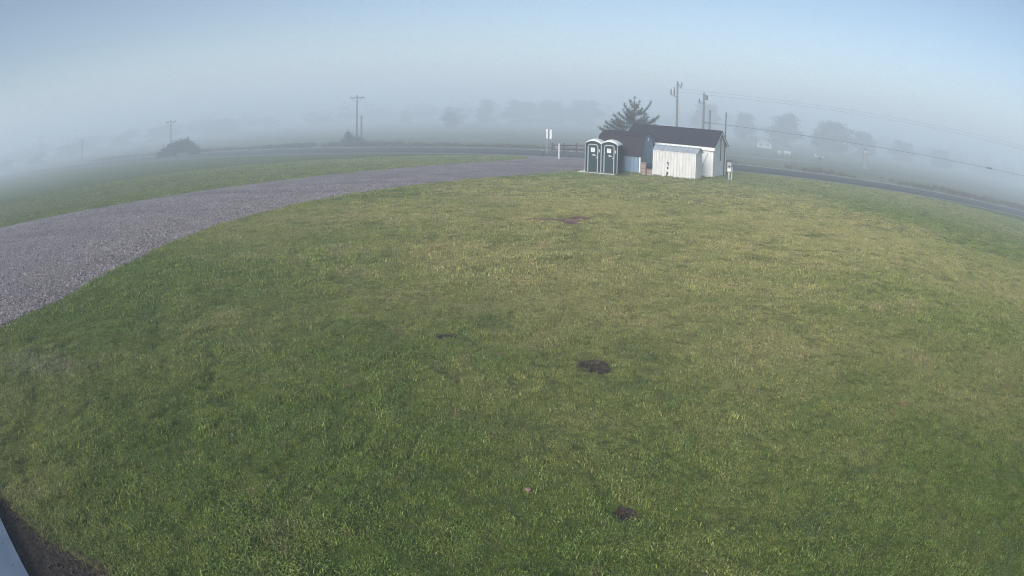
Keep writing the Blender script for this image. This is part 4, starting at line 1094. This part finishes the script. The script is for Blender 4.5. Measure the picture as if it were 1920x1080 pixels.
# ---- the pine behind the blue shed
pt = thing('pine_tree', 'sparse dark pine with upswept layered branches behind the blue shed', 'pine tree', (10.35, 56.9, 0))
q = MB(); q.tube([(0, 0, 0), (.03, 0, 2), (-.03, .02, 4), (0.02, 0, 5.6)], [.16, .12, .07, .015], 8); q.build('trunk', M['bark'], pt)
gp = np.random.default_rng(77)
NV, NF = [], []
def needles(p, d, count, ln):
    for _ in range(count):
        v_ = Vector(d) * 0.7 + Vector(gp.normal(size=3) * 0.55) + Vector((0, 0, 0.35)); v_.normalize()
        s_ = v_.cross(Vector(gp.normal(size=3)))
        s_ = s_.normalized() * 0.014; b0 = Vector(p) + Vector(gp.normal(size=3)) * 0.05
        o_ = len(NV); NV.extend([b0 - s_, b0 + s_, b0 + v_ * ln * (0.6 + 0.6 * gp.random())]); NF.append((o_, o_ + 1, o_ + 2))
def pine_branch(z, az, ln, lift, dens=1.0):
    pts_ = []
    for k in range(7):
        t = k / 6; r0 = ln * t
        pts_.append(Vector((r0 * math.cos(az), r0 * math.sin(az), z + lift * ln * (0.15 * t + 0.85 * t ** 2.2) - 0.10 * ln * math.sin(PI * t))))
    b_ = MB(); b_.tube(pts_, [0.045, .04, .034, .028, .02, .014, .006], 5); b_.build('branch', M['bark'], pt)
    steps = int(ln * 9)
    for k in range(steps):
        t = 0.22 + 0.78 * (k + gp.random()) / steps; i_ = min(5, int(t * 6)); p_ = pts_[i_].lerp(pts_[i_ + 1], t * 6 - i_); d_ = (pts_[i_ + 1] - pts_[i_]).normalized()
        needles(p_, d_, max(2, int(8 * dens * (1.25 - t))), 0.25)
        sd = d_.cross(Vector((0, 0, 1))).normalized()
        for s_ in (-1, 1):
            l2 = max(0.9, ln) * (0.46 if z < 3.3 else 0.34) * (1.15 - t) * (0.5 + gp.random())
            for j in range(3):
                needles(p_ + (sd * s_ * 0.9 + d_ * 0.6) * l2 * (j + 1) / 3 + Vector((0, 0, 0.10 * l2 * j)), (sd * s_ + d_).normalized(), int(4 * dens), 0.24)
def limb(az, z0, ln, ztip, dens=1.0):
    pine_branch(z0, az, ln, (ztip - z0) / ln, dens)
for az, z0, ln, zt in ((-0.1, 3.25, 2.15, 3.9), (0.25, 2.7, 2.0, 3.05), (-0.3, 3.95, 1.45, 5.15), (0.4, 3.45, 1.3, 4.15), (-0.5, 2.2, 2.1, 2.5),
                       (PI + .1, 3.2, 1.85, 3.8), (PI - .2, 2.55, 2.45, 3.1), (PI + .15, 2.0, 3.05, 2.55), (PI - .1, 4.0, .95, 5.0), (PI + .3, 3.55, 1.1, 4.35), (PI + .35, 2.9, 1.7, 3.4), (PI - .4, 1.7, 2.7, 2.2),
                       (0.2, 4.5, .5, 5.25), (PI, 4.6, .45, 5.35), (0.6, 3.0, 1.5, 3.5), (1.57, 3.0, 1.6, 3.5), (1.3, 2.3, 2.1, 2.7), (1.9, 3.7, 1.1, 4.4), (-1.57, 2.9, 1.7, 3.4), (-1.2, 2.2, 2.2, 2.6), (-1.9, 3.6, 1.2, 4.3), (-1.4, 4.3, .6, 5.0), (1.5, 4.4, .6, 5.1)):
    limb(az, z0, ln, zt)
for az, z0, ln, zt in ((PI + .02, 2.35, 2.55, 2.75), (PI - .3, 2.75, 2.0, 3.2), (PI + .22, 2.45, 2.2, 2.95), (PI - .05, 2.9, 1.9, 3.35), (PI + .1, 3.45, 1.4, 4.0), (-.25, 3.05, 1.75, 3.5), (.1, 2.75, 1.9, 3.1), (-.02, 2.45, 2.0, 2.75), (.3, 3.3, 1.4, 3.8)):
    limb(az, z0, ln, zt)
for k in range(9):
    z0 = gp.uniform(2.1, 4.3); ln = (5.6 - z0) * gp.uniform(0.30, 0.52)
    limb(gp.uniform(0, 6.28), z0, ln, z0 + ln * gp.uniform(0.25, 0.65))
needles((0, 0, 5.45), (0, 0, 1), 30, .25)
link('crown', arrays_mesh('crown', np.array([tuple(v_) for v_ in NV]), np.array(NF), M['pine']), pt)

# ------------------------------------------------------------------ small pale things far across the road
hs = thing('far_house', 'small pale house glimpsed between the foggy trees across the road', 'house', (45.4, 113, 0), -0.35)
hs.scale = (0.55, 0.55, 0.50)
m = MB(); m.box(-2.6, 0, 0, 2.6, 5, 1.9); m.build('wall', M['grey_trim'], hs)  # whitish wall; its fading in the fog is put into this grey
m = MB(); m.prism([(-2.8, 1.9), (2.8, 1.9), (0, 3.0)], 'y', -0.2, 5.2); rf = m.build('roof', M['metal_roof'], hs)
q = MB(); q.box(1.2, 2, 2.4, 1.6, 2.4, 3.3); q.build('chimney', M['rail'], rf)
for x_ in (-1.3, 1.2):
    q = MB(); q.box(x_ - 0.4, -0.03, 0.8, x_ + 0.4, -0.002, 1.6); wf = q.build('window', M['dark_metal'], hs)
    s_ = MB(); s_.box(x_ - 0.48, -0.05, 0.72, x_ + 0.48, -0.031, 0.79); s_.build('sill', M['white_trim'], wf)
def tank(label, x_, y_, ln, rad):
    t = thing('gas_tank', label, 'tank', (x_, y_, 0), -0.4, 'white tanks under the foggy trees')
    q = MB(); q.tube([(-ln / 2, 0, rad + .22), (-ln / 2 + .12, 0, rad + .22), (ln / 2 - .12, 0, rad + .22), (ln / 2, 0, rad + .22)], [rad * .6, rad, rad, rad * .6], 14); q.build('tank_shell', M['grey_trim'], t)  # white shell; the mist over it is put into this grey
    for s_ in (-1, 1):
        q = MB(); q.box(s_ * ln * .3 - .06, -rad * .7, 0, s_ * ln * .3 + .06, rad * .7, 0.30); q.build('leg', M['grey_metal'], t)
    return t
tank('short white tank under the dark rounded tree, the left one of two', 38.2, 88.7, 0.7, 0.22)
tank('longer white tank under the dark rounded tree, the right one of two', 39.6, 88.9, 1.2, 0.26)
tl = thing('flat_trailer', 'low pale flat trailer parked under the broad foggy tree', 'trailer', (44.9, 88.2, 0), -0.45)
q = MB(); q.box(-0.8, -0.5, 0.38, 0.8, 0.5, 0.50); q.build('bed', M['grey_trim'], tl)
for y_ in (-0.58, 0.50):
    q = MB(); q.tube([(0.1, y_, 0.25), (0.1, y_ + 0.08, 0.25)], 0.25, 12); q.build('wheel', M['rust'], tl)
q = MB(); q.beam((0.8, 0, 0.42), (1.5, 0, 0.30), 0.06, 0.06); q.build('drawbar', M['dark_metal'], tl)
q = MB(); q.box(-0.78, -0.48, 0.501, -0.5, 0.48, 0.86); q.build('headboard', M['grey_trim'], tl)
sv = thing('narrow_silo', 'pale narrow silo standing at the right end of the foggy trees', 'silo', (46.9, 77.1, 0))
q = MB(); q.tube([(0, 0, 0.28), (0, 0, 2.2)], 0.36, 14); q.build('shell', M['silo'], sv)
q = MB(); q.tube([(0, 0, 2.2), (0, 0, 2.5)], [0.38, 0.10], 14); q.build('cap', M['grey_metal'], sv)
q = MB(); q.box(-0.46, -0.42, 0.0, 0.46, 0.42, 0.28); q.build('plinth', M['silo'], sv)
q = MB(); q.box(-0.1, -0.08, 2.5, 0.1, 0.08, 2.75); q.build('vent', M['dark_metal'], sv)

# a mushroom and a white scrap in the grass near the camera
z0 = float(ground_z(0.2, 5.81))
mu = thing('mushroom', 'small pale brown mushroom in the grass left of the round soil hole', 'mushroom', (0.2, 5.81, z0))
q = MB(); q.tube([(0, 0, -0.01), (0, 0, 0.05)], [.012, .010], 8); q.build('stem', M['mushroom'], mu)
q = MB(); q.tube([(0, 0, .043), (0, 0, .05), (0, 0, .062), (0, 0, .072)], [.030, .036, .028, .010], 10); q.build('cap', M['mushroom'], mu)
z0 = float(ground_z(3.35, 4.35))
q = MB(); q.add([(0, 0, .045), (.05, .01, .055), (.06, .035, .05), (.01, .04, .06), (0.0, 0.0, .049), (.05, .01, .059), (.06, .035, .054), (.01, .04, .064)], [(0, 1, 2, 3), (7, 6, 5, 4), (0, 4, 5, 1), (1, 5, 6, 2), (2, 6, 7, 3), (3, 7, 4, 0)])
lf = q.build('fallen_leaf', M['grey_trim']); lf.location = (3.35, 4.35, z0 - 0.012); lf.scale = (0.6, 0.6, 0.6); tag(lf, 'tiny pale leaf lying on the grass near the bottom right', 'leaf')

# ------------------------------------------------------------------ the morning fog
hz = MB(); hz.box(-660, -660, -1.0, 660, 660, 18.0)
ho = hz.build('haze', bpy.data.materials.new('haze')); tag(ho, kind='stuff')
hm = ho.data.materials[0]; hm.use_nodes = True; t = hm.node_tree; t.nodes.clear()
pv = t.nodes.new('ShaderNodeVolumePrincipled'); pv.inputs['Density'].default_value = FOG
pv.inputs['Color'].default_value = (0.80, 0.905, 1.0, 1); pv.inputs['Anisotropy'].default_value = -0.05
om = t.nodes.new('ShaderNodeOutputMaterial'); t.links.new(pv.outputs[0], om.inputs['Volume'])

# the bank of thicker mist over the fields across the road
def bank():
    e = Vector((1, -0.34, 0)).normalized(); n_ = Vector((0.34, 1, 0)).normalized(); o = n_ * 50.0
    us = np.concatenate([[-420, -300, -200, -130], np.linspace(-90, 90, 25), [130, 200, 300, 420]]); vs_ = [0, 12, 30, 60, 110, 180, 280, 380]
    V, F = [], []
    nu, nv = len(us), len(vs_)
    for zf in (0, 1):
        for v_ in vs_:
            for u_ in us:
                p = o + e * u_ + n_ * (v_ - 27 * (1 - v_ / 380) * min(1, max(0, (-u_ - 8) / 45)) ** 1.1 - 22 * (1 - v_ / 380) * min(1, max(0, (u_ - 14) / 30)))
                top = 13.6 + 2.6 * (float(vnoise(u_ * 0.02 + 7, v_ * 0.02)) - 0.5) + 1.0 * math.sin(u_ * 0.031)
                V.append((p.x, p.y, -0.6 if zf == 0 else top))
    N = nu * nv
    for j in range(nv - 1):
        for i in range(nu - 1):
            a = j * nu + i
            F.append((a, a + nu, a + nu + 1, a + 1)); F.append((N + a, N + a + 1, N + a + nu + 1, N + a + nu))
    for i in range(nu - 1):
        F.append((i, i + 1, N + i + 1, N + i)); a = (nv - 1) * nu + i; F.append((a + 1, a, N + a, N + a + 1))
    for j in range(nv - 1):
        a = j * nu; F.append((a + nu, a, N + a, N + a + nu)); a = j * nu + nu - 1; F.append((a, a + nu, N + a + nu, N + a))
    q = MB(); q.add(V, F)
    m_ = bpy.data.materials.new('mist'); m_.use_nodes = True; t_ = m_.node_tree; t_.nodes.clear()
    p_ = t_.nodes.new('ShaderNodeVolumePrincipled'); p_.inputs['Density'].default_value = BANK
    p_.inputs['Color'].default_value = (0.80, 0.905, 1.0, 1); p_.inputs['Anisotropy'].default_value = -0.05
    o_ = t_.nodes.new('ShaderNodeOutputMaterial'); t_.links.new(p_.outputs[0], o_.inputs['Volume'])
    tag(q.build('fog_bank', m_), kind='stuff')
bank()
